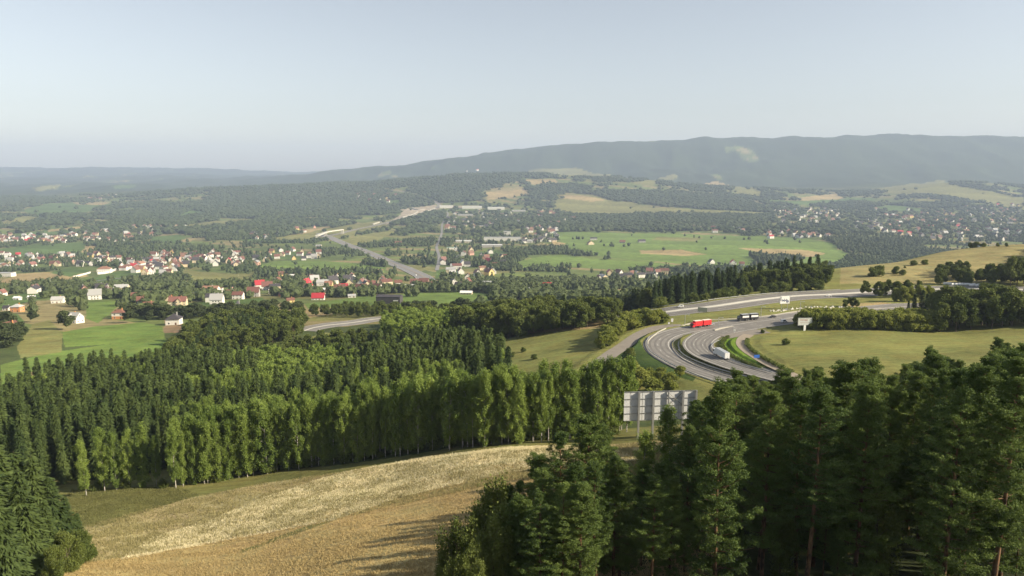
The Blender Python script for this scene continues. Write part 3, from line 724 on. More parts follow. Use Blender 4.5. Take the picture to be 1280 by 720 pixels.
HS = [
 (223, 382, 17, 10, 5.2, 4.2, 'cream', 'red', 12, 'large cream house with a long red roof and a gabled front wing', 'gable', 2, True),
 (213, 380, 8, 9, 4.6, 4.2, 'cream', 'brown', 10, 'lower brown-roofed annex joined to the left of the large cream house', 'front', 1, False),
 (150, 399, 9.5, 8, 6.0, 2.2, 'white', 'brown', 5, 'white-topped house with orange ground floor alone on the green slope', 'hip', 2, False, 'house', 'orange'),
 (218, 406, 9.5, 9, 4.6, 3.6, 'white', 'dark', 8, 'white house with dark pyramid roof above a bare earth patch', 'hip', 2, False),
 (170, 375, 9, 9, 4.8, 4.0, 'pink', 'red', 20, 'pinkish house at the upper end of the brown-roofed row', 'gable', 2, False),
 (178, 381, 10, 9, 4.8, 4.2, 'grey', 'brown', 25, 'grey house with brown roof in the middle of the brown-roofed row', 'gable', 2, True),
 (187, 388, 10, 9, 4.6, 3.8, 'pink', 'brown', 20, 'pinkish house at the lower end of the brown-roofed row', 'gable', 2, False),
 (187, 374, 9, 8, 5.0, 3.4, 'cream', 'grey', 10, 'cream house with pale roof behind the brown-roofed row', 'hip', 2, False),
 (298, 374, 12, 9, 5.8, 3.2, 'white', 'red', 4, 'white two-storey house with reddish roof between dark trees', 'gable', 2, False),
 (291, 366, 10, 9, 5.0, 4.6, 'pink', 'dark', 30, 'pink house with steep dark roof behind the white two-storey house', 'front', 2, False),
 (297, 387, 8, 9, 2.6, 5.0, 'white', 'dark', 15, 'small white house under a steep dark A-shaped roof', 'front', 1, False),
 (272, 366, 14, 9, 6.2, .4, 'white', 'brown', 8, 'long white flat-topped house with balcony bands', 'flat', 2, False),
 (342, 367, 13, 10, 7.6, 1.2, 'white', 'dark', 20, 'white cube-shaped house with two rows of windows', 'hip', 2, False),
 (90, 404, 15, 9, 4.4, 4.0, 'white', 'grey', -10, 'white house with a long grey roof and many dormers', 'gable', 2, True),
 (73, 379, 12, 9, 4.4, 3.0, 'white', 'grey', 15, 'pale house with light grey roof half hidden among trees', 'gable', 1, False),
 (22, 390, 9, 8, 5.4, 2.4, 'orange', 'grey', 5, 'orange house with a light roof at the far left slope', 'hip', 2, False),
 (13, 418, 10, 9, 4.2, 4.2, 'white', 'brown', -15, 'white gabled house with brown roof at the left edge', 'front', 2, False),
 (40, 374, 8, 6, 2.8, 1.6, 'white', 'white', 10, 'small white shed on the upper left slope', 'gable', 1, False, 'shed'),
 (22, 375, 7, 6, 2.6, 1.8, 'white', 'white', 0, 'small white shed by the green field at the left', 'gable', 1, False, 'shed'),
 (9, 388, 6, 5, 3, 1.8, 'white', 'dark', 0, 'tiny white shed left of the orange house', 'gable', 1, False, 'shed'),
 (398, 375, 14, 9, 3.2, 5.0, 'white', 'bright', 6, 'white barn with a big bright red roof', 'gable', 1, False, 'barn'),
 (412, 369, 11, 9, 5.2, 5.2, 'cream', 'red', 10, 'cream house with red gable right of the bright red barn', 'front', 2, False),
 (411, 359, 12, 9, 5.0, 4.8, 'yellow', 'orange', 0, 'yellow house with orange roof above the bright red barn', 'gable', 2, True),
 (430, 362, 12, 9, 3.6, 5.4, 'brownw', 'bright', 12, 'brown house with a second bright red roof among garden trees', 'gable', 1, False),
 (451, 364, 13, 10, 5.2, 5.0, 'cream', 'red', -8, 'cream house with red roof and white gable left of the dark red roofs', 'gable', 2, True),
 (464, 358, 14, 9, 4.6, 4.6, 'brownw', 'red', 6, 'brown timber house with dark red roof next to the cream gabled house', 'gable', 2, False),
 (441, 350, 12, 10, 5.2, 5.6, 'white', 'orange', 35, 'white house with steep orange roof at the field edge', 'front', 2, False),
 (421, 349, 12, 10, 5.0, 5.0, 'white', 'brown', 30, 'white-gabled brown-roofed house near the field edge', 'front', 2, False),
 (402, 352, 13, 9, 4.2, 3.2, 'pink', 'brown', -5, 'low pinkish house with brown roof left of the white-gabled one', 'gable', 1, False),
 (401, 364, 12, 8, 3.0, 1.6, 'grey', 'white', 5, 'long low shed with white roof behind the bright red barn', 'gable', 1, False, 'shed'),
 (440, 372, 9, 6, 2.6, 1.6, 'white', 'grey', 12, 'small white shed on the lawn below the red-roofed houses', 'gable', 1, False, 'shed'),
 (366, 347, 14, 9, 4.6, 1.8, 'grey', 'white', 10, 'grey house with white patch of roof above the cube-shaped house', 'gable', 1, False),
 (354, 371, 9, 8, 3, 4.2, 'orange', 'brown', 40, 'small orange chalet left of the bright red barn', 'front', 1, False),
 (363, 378, 8, 6, 3, 2, 'yellow', 'brown', 30, 'tiny yellow cottage below the cube-shaped house', 'gable', 1, False),
 (585, 356, 11, 10, 5.4, 6, 'white', 'red', -12, 'white house with tall red gable by the meadow end', 'front', 2, False),
 (585, 349, 12, 10, 5.4, 5.4, 'white', 'brown', 8, 'white brown-roofed house above the tall red gable', 'front', 2, False),
 (567, 356, 13, 9, 5.0, 5.0, 'white', 'dark', 20, 'white house with dark roof left of the tall red gable', 'front', 2, False),
 (573, 360, 10, 9, 4.6, 4.2, 'white', 'dark', -20, 'small white house with dark roof at the hedge end', 'gable', 2, False),
 (608, 357, 16, 9, 6.4, .4, 'white', 'grey', 4, 'plain white box-shaped shed in the trees right of the gabled houses', 'flat', 1, False, 'shed'),
 (508, 361, 24, 10, 3.6, 3.0, 'white', 'grey', 2, 'long low white building behind the cut hedge', 'gable', 1, False),
 (518, 356, 13, 10, 4.4, 5.4, 'cream', 'red', 0, 'cream red-roofed house under the fanning highway lanes', 'gable', 2, True),
 (530, 355, 16, 10, 4.4, 5.4, 'cream', 'red', -4, 'wide red-roofed house right of the lanes under the highway', 'gable', 2, False),
 (538, 359, 12, 9, 4.4, 4.4, 'brownw', 'brown', 4, 'brown house at the right end of the row by the highway', 'gable', 1, False),
 (498, 356, 12, 9, 4.2, 3.6, 'white', 'brown', 12, 'white house with brown roof left of the long low building', 'gable', 1, False),
 (583, 368, 15, 8, 2.6, 2.0, 'cream', 'white', -6, 'low cream outbuilding with pale roof on the meadow edge', 'gable', 1, False, 'shed'),
 (664, 366, 14, 10, 4.6, 3.0, 'cream', 'white', 5, 'cream-roofed house peeping over the broad trees', 'hip', 1, False),
 (684, 360, 13, 10, 4.2, 4.4, 'white', 'bright', 5, 'little house with bright red roof behind the big trees', 'gable', 1, False),
 (742, 300, 26, 14, 6, 4, 'white', 'dark', 0, 'white farm barn on the bright field across the valley', 'gable', 1, False, 'barn'),
 (738, 306, 22, 14, 6, 7, 'cream', 'red', 20, 'red-roofed farmhouse left of the white farm barn', 'front', 2, False),
 (802, 303, 26, 14, 5, 6, 'grey', 'dark', 10, 'dark-roofed farmhouse alone on the bright field', 'gable', 1, False),
 (778, 304, 20, 14, 5, 6, 'grey', 'brown', -10, 'brown-roofed farmhouse beside trees on the bright field', 'gable', 1, False),
 (916, 331, 15, 12, 6, 7, 'white', 'bright', 0, 'white house with bright red roof at the far field edge', 'front', 2, False),
 (889, 330, 15, 12, 6, 7, 'white', 'dark', 20, 'white house with dark roof left of the bright red one', 'front', 2, False),
 (927, 332, 13, 11, 5, 5, 'white', 'brown', -10, 'small white house right of the bright red roof', 'gable', 1, False),
 (8, 346, 30, 16, 8, 1, 'white', 'grey', 0, 'white hall with flat grey roof at the left edge of the valley', 'flat', 1, False, 'hall'),
 (131, 341, 26, 18, 9, 5, 'white', 'orange', 14, 'white hall with orange roof beside the long white wall', 'hip', 2, False, 'hall'),
 (558, 260, 90, 30, 14, 1, 'white', 'white', 5, 'white industrial hall nearest the highway bend', 'flat', 1, False, 'hall'),
 (590, 261, 130, 40, 14, 1, 'white', 'white', 3, 'very long white industrial hall in the middle of the far row', 'flat', 1, False, 'hall'),
 (620, 262, 110, 40, 13, 1, 'white', 'white', 4, 'long white industrial hall right of the middle of the far row', 'flat', 1, False, 'hall'),
 (648, 265, 90, 30, 10, 1, 'grey', 'white', 2, 'pale grey industrial hall near the right end of the far row', 'flat', 1, False, 'hall'),
 (582, 270, 90, 30, 9, 1, 'grey', 'grey', 4, 'grey low hall in front of the far white row', 'flat', 1, False, 'hall'),
 (628, 301, 140, 30, 12, 1, 'white', 'grey', 0, 'large pale factory with grey roof in the middle of the town', 'flat', 2, False, 'factory'),
 (634, 294, 30, 20, 16, 1, 'white', 'grey', 0, 'taller block rising at the back of the pale factory', 'flat', 2, False, 'factory'),
 (580, 303, 60, 24, 7, 1, 'white', 'white', -4, 'bright white hall left of the pale factory', 'flat', 1, False, 'hall'),
 (615, 309, 70, 20, 8, 1, 'grey', 'white', 4, 'grey workshop in front of the pale factory', 'flat', 1, False, 'hall'),
 (565, 312, 34, 16, 7, 1, 'white', 'green', 8, 'white hall with a green roof left of the workshop', 'flat', 1, False, 'hall'),
 (600, 284, 60, 20, 7, 1, 'cream', 'grey', 0, 'cream hall on the lawn behind the pale factory', 'flat', 1, False, 'hall'),
 (568, 335, 18, 12, 5, 5, 'white', 'grey', 0, 'white house on the green plot by the town road', 'gable', 1, False),
 (498, 305, 24, 14, 5, 4, 'cream', 'red', 0, 'cream house with red roof right of the interchange', 'gable', 1, False),
]
HCL = []
for h in HS+[(485, 380, 26, 14)]:
    hx, hy = at0(h[0], h[1]); HCL.append((hx, hy, h[2]/2+3, hy/abs(H1(hx, hy))*(13 if hy < 2000 else 8), h[3]+8))
HOUSE_XY = [(a[0], a[1]) for a in HCL]
VGOT = []
def village(px, n, place, sc=1.0, mind=16, yst=1.0):
    pl = to_plan(px, 3); s0, s1 = pl[:, 0].min(), pl[:, 0].max(); l0, l1 = pl[:, 1].min(), pl[:, 1].max(); got = []; tries = 0
    cand_s = rng.uniform(s0, s1, n*60); cand_l = rng.uniform(l0, l1, n*60); ok = inpoly(pl, cand_s, cand_l)
    cl = vnoise(cand_s*260, cand_l*40, 12)
    for s_, l_, o_, c_ in zip(cand_s, cand_l, ok, cl):
        if not o_ or len(got) >= n or c_ < .22: continue
        y = math.exp(l_); x = s_*y
        if any((x-a)**2+(y-b)**2 < mind*mind for a, b in got): continue
        if any(abs(x-hx)+abs(y-hy) < 26 for hx, hy in HOUSE_XY): continue
        got.append((x, y))
    VGOT.append((got, place, sc))
village([(148, 338), (175, 320), (210, 315), (245, 318), (258, 326), (235, 334), (215, 343), (190, 345)], 74, 'the dense village core', 1.1, 14)
village([(0, 337), (0, 319), (60, 320), (110, 318), (150, 318), (150, 337), (100, 333), (60, 334)], 60, 'the row behind the brown field', 1.05, 15)
village([(250, 334), (260, 316), (335, 316), (335, 331), (300, 335)], 24, 'the loose village end', 1.1, 17)
village([(0, 306), (0, 293), (60, 295), (110, 291), (112, 302), (50, 306)], 50, 'the upper village row', 1.15, 18)
village([(112, 302), (112, 288), (200, 282), (245, 284), (200, 293), (150, 305)], 42, 'the hamlet above the village core', 1.15, 20)
village([(320, 326), (340, 310), (400, 310), (400, 325)], 18, 'the hamlet between green fields', 1.1, 18)
village([(340, 364), (345, 344), (400, 346), (480, 352), (490, 364), (440, 366), (400, 362)], 22, 'the gardens above the bright red barn', 1.0, 18)
village([(240, 376), (262, 360), (345, 352), (345, 370), (280, 384)], 9, 'the gardens left of the cube-shaped house', 1.0, 22)
village([(100, 374), (105, 362), (160, 360), (162, 370), (130, 376)], 6, 'the gardens above the orange ground-floor house', 1.0, 22)
village([(0, 372), (5, 362), (60, 362), (60, 370)], 4, 'the far edge of the left pasture', .9, 24)
village([(545, 336), (560, 310), (600, 314), (640, 322), (610, 348), (560, 348)], 26, 'the cluster along the town road', 1.15, 20)
village([(654, 304), (656, 285), (700, 286), (702, 302)], 30, 'the cluster by the bright field', 1.2, 18)
village([(555, 290), (560, 262), (700, 264), (730, 272), (700, 280), (640, 284)], 60, 'the town behind the factory', 1.35, 30)
village([(960, 276), (970, 260), (1048, 262), (1050, 276), (1000, 280)], 55, 'the village beyond the wooded strip', 1.3, 28)
village([(1060, 284), (1090, 262), (1280, 255), (1280, 302), (1150, 300)], 150, 'the hazy town beyond the hill', 1.4, 28)
village([(955, 298), (960, 288), (1025, 292), (1040, 298)], 18, 'the row behind the bright field', 1.25, 24)
village([(740, 352), (755, 342), (835, 340), (840, 349)], 14, 'the row above the highway spruces', 1.1, 18)
village([(520, 223), (560, 214), (600, 210), (600, 217), (560, 222)], 26, 'the hamlet on the far ridge', 1.7, 50)
village([(100, 251), (150, 242), (152, 248), (105, 252)], 12, 'the hamlet on the far left rise', 1.6, 50)
village([(480, 256), (440, 248), (452, 240), (500, 245)], 16, 'the woods left of the far highway', 1.5, 50)
village([(300, 300), (310, 288), (350, 290), (420, 280), (400, 286), (340, 300)], 12, 'the slope left of the interchange', 1.2, 30)
village([(860, 292), (860, 284), (940, 284), (940, 292)], 10, 'the wooded strip behind the bright field', 1.2, 30)
VXY = np.array([p for g, _, _ in VGOT for p in g])
HC = np.array(HCL)
def sight_clear(x, y, top=14):
    """keep trees off the houses and off the strip before them"""
    if ((abs(x-HC[:, 0]) < HC[:, 2]+2) & (y-HC[:, 1] > -HC[:, 3]) & (y-HC[:, 1] < HC[:, 4])).any(): return False
    if y > 900:
        fr = np.minimum(VXY[:, 1]*.028, 90)
        if ((abs(x-VXY[:, 0]) < 9) & (y-VXY[:, 1] > -fr) & (y-VXY[:, 1] < 10)).any(): return False
    return True
# ------------------------------------------------------------------ near trees
def ordinal(n):
    names = 'first second third fourth fifth sixth seventh eighth ninth tenth eleventh twelfth thirteenth fourteenth fifteenth sixteenth seventeenth eighteenth nineteenth'.split()
    if n < 20: return names[n-1]
    tens = ['twentieth', 'thirtieth', 'fortieth', 'fiftieth', 'sixtieth']; tw = ['twenty', 'thirty', 'forty', 'fifty', 'sixty']
    return tens[n//10-2] if n % 10 == 0 else tw[n//10-2]+'-'+names[n % 10-1]
# birch row along the field
def base_line(u):
    return float(np.interp(u, [100, 215, 260, 330, 430, 520, 620, 700, 790], [618, 611, 604, 593, 579, 567, 557, 550, 542]))
cnt_birch = 0
for row, (back, sp) in enumerate([(0.5, 1.95), (2.8, 2.1), (6, 2.5), (10, 3.1), (15, 3.9)]):
    xa, ya = at0(222, base_line(222)); xb, yb = at0(782, base_line(782)); x = xa
    while x < xb:
        # find the distance of the line at this x
        u = 222+(782-222)*(x-xa)/(xb-xa); px, py = at0(u, base_line(u)); nx_, ny_ = px+random.uniform(-.9, .9), py+back+random.uniform(-.9, .9)
        h = random.uniform(14, 17.8) * (1.0 if row else random.uniform(.85, 1))
        if random.random() < .93:
            nb_ = globals().get('nb_', 0)+(row == 0)
            lab = ('slender pale birch, %s from the left end of the front line along the straw field' % ordinal(nb_) if row == 0 else
                   'slender pale birch behind the %s of the front birch line' % (['left end', 'left quarter', 'middle', 'right quarter', 'right end'][min(4, int((x-xa)/(xb-xa)*5))]))
            plant(BIRCHES, nx_, ny_, h, lab, 'tree', 'birches of the front line' if row == 0 else lab.replace('birch', 'birches', 1), True); cnt_birch += 1
        x += sp*random.uniform(.75, 1.25)
for u, r, h in [(108, 620, 13), (131, 614, 15), (146, 612, 13.5), (162, 610, 14), (180, 609, 15), (196, 607, 12)]:
    x, y = at0(u, r); plant(BIRCHES, x, y, h, 'pale birch on the shaded meadow before the dark spruces', 'tree', 'birches before the dark spruces', True)
for u in list(range(226, 780, 14))+[150, 200, 120]:
    u += random.uniform(-5, 5); x, y = at0(u, base_line(u)-random.uniform(0, 3)); plant(SHRUBS, x, y+random.uniform(0, 3), random.uniform(1.4, 3.6), 'low green bush at the feet of the birches by the field', 'bush', 'bushes at the birch edge', False)

# spruce wood behind the birches
pts = []
pts += list(jgrid([(-90, 150), (60, 165), (215, 178), (330, 185), (470, 180), (600, 185), (640, 215), (628, 262), (560, 300), (420, 310), (250, 330), (190, 335), (60, 300), (-90, 260)], 4.1))
pts = [p for p in pts if not (p[1] < 196 and 222 < p[0]/p[1]*905+640 < 700)]
def seen_score(p, h): return p[1]
pts.sort(key=lambda p: p[1])
spr_pts = []; extra = []; mixed = []
for p in pts:
    nmix = vnoise(p[0]/22, p[1]/16, 91)
    ux = p[0]/p[1]*905+640
    light = (nmix > .66) or (p[1] > 262 and ux < 420 and nmix > .42)
    (mixed if light else spr_pts).append(p)
# the countable ones: those nearest
near_s = spr_pts[:290]; rest_s = spr_pts[290:]
for i, (x, y) in enumerate(near_s):
    u = x/y*905+640; zone = 'at the left end of the wood' if u < 110 else ('above the gap of single birches' if u < 230 else ('behind the left half of the birch line' if u < 430 else 'behind the right half of the birch line'))
    dl = 'low down' if y < 205 else ('halfway up' if y < 245 else 'high up')
    plant(SPRUCES, x, y, random.choice((random.uniform(10, 15), random.uniform(14, 18), random.uniform(16, 21))), 'dark pointed spruce %s, %s the slope' % (zone, dl), 'tree', 'spruces %s, %s' % (zone, dl), i < 110, wide=random.uniform(.8, 1.2))
for i, (x, y) in enumerate(mixed):
    if i < 200: plant(BIRCHES, x, y, random.uniform(11, 15), 'light green tree standing among the dark spruces of the wood', 'tree', 'light trees among the spruces', i < 40)
    else: extra.append((x, y))
SV, SFq = spruce(71, 1.0*16, 2.4, .62)[1]
def tri_all(V, Fl):
    out = []
    for f in Fl: out += [f] if f.shape[1] == 3 else [f[:, [0, 1, 2]], f[:, [0, 2, 3]]]
    return V, np.concatenate(out)
def unit(V, Fl, h, wid):
    V, T = tri_all(V, Fl); return V/np.array([wid, wid, h]), T
spr_units = [with_mat(unit(*spruce(s, 16, 2.4, .6)[1], 16, 5.0), 0) for s in (71, 72, 73)]
bir_units = [with_mat(unit(*birch(s, 15, 2.2, .1, .45, .26)[1], 15, 4.4), 0) for s in (74, 75)]
bro_units = [with_mat(unit(*broad(s, 12, 3.5, .05, .4)[1], 12, 7.0), 0) for s in (76, 77, 78)]
merged('spruce_wood', 'dark crowded spruces farther back in the wood behind the birches',
       [(x, y, random.uniform(13, 19), random.uniform(4.4, 5.6)) for x, y in rest_s], spr_units, [M_SPRUCE])
more_light = list(extra)
merged('light_wood', 'light green trees crowded between the back spruces of the wood',
       [(x, y, random.uniform(10, 14), random.uniform(4.2, 5.6)) for x, y in more_light], bir_units, [M_BIRCH])

# pines in front of the camera
pine_spots = []
cand = jgrid([(780, 60), (775, 90), (870, 100), (890, 135), (1000, 140), (1100, 142), (1230, 140), (1450, 130), (1560, 100), (1450, 52), (1250, 50), (1000, 52), (830, 50)], 5.5, .42)
for x, y in cand:
    u = x/y*880+640
    # how tall: keep the tree line where the photo has it
    top = 14*(u < 800)+np.interp(u, [560, 640, 670, 700, 740, 770, 790, 850, 868, 900, 925, 960, 1000, 1030, 1060, 1090, 1110, 1130, 1160, 1190, 1210, 1225, 1240, 1280, 1400], [700, 600, 545, 535, 530, 545, 575, 575, 500, 470, 462, 472, 452, 452, 448, 445, 470, 452, 436, 440, 470, 440, 418, 424, 410])
    g = H1(x, y); hmax = -y*Trow(top)-g
    h = min(hmax*random.uniform(.86, 1.0), random.uniform(18, 23))
    if u > 870 and y > 95: h = min(h, hmax*random.uniform(.8, 1.0))
    if h < 6: continue
    if 785 < u < 866 and y < 150: h = min(h, hmax*.96)
    pine_spots.append((x, y, h, u))
for x, y, h, u in pine_spots:
    rowl = 'nearest row' if y < 72 else ('middle' if y < 105 else 'back edge')
    if u < 790: lab, grp = 'pine beside the thicket at the right edge of the wheat field', 'pines over the wheat field'
    elif u < 870: lab, grp = 'lower pine below the grey hoarding, %s of the stand' % rowl, 'pines before the hoarding, '+rowl
    else:
        wh = 'white lorry' if u < 930 else 'blue sign' if u < 985 else 'small white billboard' if u < 1035 else 'left half of the hedge' if u < 1100 else 'right half of the hedge' if u < 1180 else 'tree block beside the hedge'
        lab, grp = 'dark tall pine below the %s, %s' % (wh, rowl), 'pines below the %s, %s' % (wh, rowl)
    plant(PINES, x, y, h, lab, 'tree', grp, True, wide=1.1 if h > 12 else 1.35)
for u, yy, h in [(672, 58, 12.5), (700, 61, 14), (738, 62, 15.5), (690, 56, 11.5), (762, 64, 14), (720, 54, 11.5), (650, 52, 9.5), (776, 58, 12), (648, 62, 10), (640, 56, 9), (662, 52, 9), (680, 50, 9.5), (705, 50, 10), (730, 50, 10), (755, 54, 11.5), (634, 64, 9.5)]:
    x, y = P(u, yy); plant(PINES, x, y, h, 'dark twisted pine in the clump jutting over the wheat field', 'tree', 'pines over the wheat field', True, wide=1.25)
for u, yy, h in [(548, 54, 5.5), (556, 56, 6.5), (566, 55, 7.5), (578, 56, 7), (588, 58, 8), (598, 56, 8.5), (610, 58, 10), (622, 57, 10.5), (560, 50, 5), (572, 50, 5.5), (585, 50, 6), (600, 51, 7), (615, 51, 8), (630, 52, 8.5), (595, 48, 5)]:
    x, y = P(u, yy); plant(THICKET, x, y, h, 'leafy young tree in the thicket between wheat and pines', 'tree', 'thicket at the wheat edge', True, wide=.62)
for x, y in jgrid([(800, 54), (800, 75), (1450, 78), (1400, 54)], 5.2, .4):
    plant(THICKET if random.random() < .4 else PINES, x, y, random.uniform(4, 8.5), 'low young tree in the dark undergrowth at the foot of the pines', 'tree', 'undergrowth of the pine stand', True, wide=.8)
for u, yy, h in [(888, 104, 10.5), (812, 98, 9), (845, 108, 11)]:
    x, y = P(u, yy); plant(BIRCHES, x, y, h, 'small light green tree growing in front of the pines by the hoarding', 'tree', 'light trees by the hoarding', True, wide=1.3)

# trees at the lower left corner
for i, (u, yy, h) in enumerate([(-30, 92, 17), (-8, 96, 16), (14, 96, 15.5), (34, 97, 12.5), (52, 98, 9.5), (-50, 84, 18), (-5, 84, 14), (24, 88, 10), (-40, 74, 14), (66, 99, 7)]):
    x, y = P(u, yy); plant(SPR_NEAR, x, y, h, 'big green spruce in the clump at the lower left corner', 'tree', 'spruces at the foot of the straw field', True, wide=1.25)
for u, yy, h in [(66, 94, 5.5), (48, 88, 6), (76, 97, 4), (30, 82, 5), (60, 90, 4.2), (80, 95, 3)]:
    x, y = P(u, yy); plant(BROAD_NEAR, x, y, h, 'round leafy bush in front of the spruces at the foot of the straw field', 'bush', 'bushes before the corner spruces', True)

# ------------------------------------------------------------------ middle distance
def grove(px, sp, pool, hr, label, cat, group, wide=1.0, parts=False, clear=2.0, mode='plan'):
    k = 0
    for x, y in jgrid(px, sp):
        if road_dist(x, y) < clear: continue
        plant(pool, x, y, random.uniform(*hr), label, cat, group, parts, wide=wide); k += 1
    return k
def px_poly(px): return [(x/y*905+640, y) for x, y in (at0(u, r) for u, r in px)]
# long hedge behind the small billboard
grove([(998, 294), (1012, 306), (1180, 298), (1182, 281), (1100, 283), (1020, 289)], 3.1, HEDGES, (6.6, 8.4), 'yellow-green bush of the long hedge behind the white billboard', 'bush', 'bushes of the long hedge')
# tree block at the right behind the hedge
grove([(1168, 283), (1172, 315), (1230, 330), (1275, 325), (1278, 282), (1225, 275)], 6.0, BROADS, (12, 17), 'light green tree in the block at the end of the long hedge', 'tree', 'trees at the end of the hedge', .9)
grove([(1285, 275), (1290, 330), (1420, 330), (1400, 270)], 7.0, BROADS, (10, 14), 'green tree at the far right edge of the meadow', 'tree', 'trees right of the meadow')
for u, yy, h in [(1146, 325, 10), (1156, 323, 12), (1139, 322, 7), (1162, 318, 11)]:
    x, y = P(u, yy); plant(SPRUCES, x, y, h, 'small dark spruce rising behind the right end of the hedge', 'tree', 'spruces behind the hedge end', False, wide=1.3)
# upper hedge beside the upper highway
grove([(1056, 386), (1075, 404), (1168, 408), (1165, 392), (1120, 380)], 5.2, BROADS, (8, 11), 'dark green tree of the low wood beside the upper highway', 'tree', 'low wood beside the upper highway', .95)
for u, yy, h in [(1123, 366, 7.5), (1132, 364, 8.5), (1140, 366, 8), (1152, 366, 9.5), (1163, 366, 9)]:
    x, y = P(u, yy); plant(HEDGES, x, y, h, 'rounded bright bush between the upper highway and the dual road', 'bush', 'rounded bushes between the roads', False, wide=.9)
for u, yy, h in [(1059, 344, 4.5), (1064, 346, 5.2), (1069, 345, 5.5), (1074, 344, 4.2)]:
    x, y = P(u, yy); plant(BROADS, x, y, h, 'round green tree alone on the grass between the roads', 'tree', 'round trees on the verge', False)
# spruce wood beyond the upper highway
sp_far = [p for p in jgrid([(700, 402), (760, 408), (820, 400), (900, 420), (960, 428), (1035, 432), (1040, 450), (1030, 480), (940, 480), (860, 450), (760, 470), (700, 450)], 5.0) if road_dist(*p) > 9]
for i, (x, y) in enumerate(sp_far):
    u = x/y*905+640
    if vnoise(x/14, y/14, 33) > .62 or (u > 1015 and random.random() < .6): plant(BROADS, x, y, random.uniform(10, 14), 'broad green tree among the spruces beyond the upper highway', 'tree', 'broad trees beyond the upper highway', False)
    else: plant(SPRUCES, x, y, random.uniform(13, 18), 'tall dark spruce in the wood beyond the upper highway', 'tree', 'spruces beyond the upper highway', False, wide=1.15)
# shrubs along the far edge of that highway
e = ROADS['upper_highway']; 
for i in range(8, len(e['p'])-2, 1):
    p = e['p'][i]; t = e['p'][min(i+1, len(e['p'])-1)]-e['p'][i-1]; t /= np.linalg.norm(t); nrm = np.array([-t[1], t[0]]); nrm = nrm if nrm[1] > 0 else -nrm
    u = p[0]/p[1]*905+640
    if 800 < u < 1052 and random.random() < .8:
        q = p+nrm*(14.5+random.random()*4); plant(SHRUBS, q[0], q[1], random.uniform(3, 6), 'low shrub on the far verge of the upper highway', 'bush', 'shrubs of the far verge', False, wide=1.1)
# shrub belt between the meadow and the side road
grove(px_poly([(748, 437), (756, 420), (775, 408), (800, 402), (833, 403), (834, 407), (800, 409), (776, 419), (758, 438)]), 3.4, HEDGES, (4.8, 7.5), 'bright green shrub of the belt between the meadow and the side road', 'bush', 'shrub belt by the side road', 1.15, clear=1.5)
grove(px_poly([(770, 402), (800, 399), (834, 401), (834, 405), (800, 404), (776, 408)]), 4, HEDGES, (4, 6), 'yellow-green shrub at the top of the belt by the side road', 'bush', 'yellow shrubs by the side road')
# trees behind the meadow (centre)
grove([(648, 338), (650, 380), (700, 392), (780, 396), (775, 350), (765, 322), (755, 336), (700, 330)], 5.4, BROADS, (9, 14), 'green tree of the belt behind the meadow in the middle', 'tree', 'trees behind the middle meadow', 1.0)
grove([(600, 350), (560, 380), (570, 415), (640, 430), (690, 410), (650, 345)], 6.2, BROADS, (13, 18), 'big dark broad tree of the clump left of the middle meadow', 'tree', 'big trees left of the middle meadow', 1.05)
grove([(480, 372), (470, 430), (500, 460), (590, 440), (590, 385), (540, 350)], 6.4, BIRCHES, (10, 14), 'light green tree between the spruce wood and the lower highway', 'tree', 'light trees by the lower highway', 1.5)
grove([(230, 350), (300, 350), (380, 380), (470, 400), (470, 378), (400, 350), (300, 335)], 6.0, BROADS, (7, 11), 'rounded tree on the near side of the lower highway', 'tree', 'trees before the lower highway')
grove([(380, 560), (460, 520), (600, 490), (760, 470), (900, 470), (760, 540), (600, 580), (440, 620)], 9.0, BROADS, (7, 11), 'green tree on the slope beyond the lower highway', 'tree', 'trees beyond the lower highway')
grove([(180, 345), (250, 345), (370, 420), (380, 500), (300, 520), (240, 470), (215, 400)], 7.0, BROADS, (10, 15), 'dark tree on the slope above the near houses', 'tree', 'trees above the near houses', 1.0)
grove([(230, 350), (330, 430), (330, 460), (260, 440)], 8.0, SPRUCES, (12, 17), 'dark spruce on the slope above the near houses', 'tree', 'spruces above the near houses')
for u, yy, h in [(622, 325, 5.5), (626, 322, 7), (560, 345, 9), (578, 340, 10)]:
    x, y = P(u, yy); plant(BROADS, x, y, h, 'small round tree at the left end of the middle meadow', 'tree', 'small trees at the meadow end', False)
x, y = at0(982, 431); plant(SHRUBS, x, y, 2.6, 'lone small bush casting a shadow on the meadow below the billboard', 'bush', None, False)
x, y = at0(953, 416); plant(SHRUBS, x, y, 1.7, 'dark little bush at the mouth of the access road', 'bush', None, False)
x, y = at0(788, 447); plant(SHRUBS, x, y, 3.2, 'small bush alone on the shaded slope below the side road', 'bush', None, False)
for u, r, h in [(812, 480, 6), (826, 478, 5), (838, 486, 5.5), (800, 486, 7), (850, 474, 4), (790, 478, 8), (815, 495, 6)]:
    x, y = at0(u, r); plant(HEDGES, x, y, h, 'bright green young tree at the foot of the road bank', 'tree', 'young trees below the bank', False, wide=1.3)
for u, r in [(641, 446), (668, 449), (654, 440)]:
    x, y = at0(u, r); plant(SHRUBS, x, y, 2.2, 'little bush on the middle meadow near the birch tops', 'bush', 'little bushes of the middle meadow', False)
for u, yy, h in [(352, 440, 9), (360, 445, 10), (367, 435, 9.5), (372, 448, 8.5), (345, 430, 10)]:
    x, y = P(u, yy); plant(BROADS, x, y, h, 'rounded tree at the left end of the lower highway', 'tree', 'trees at the end of the lower highway', False)
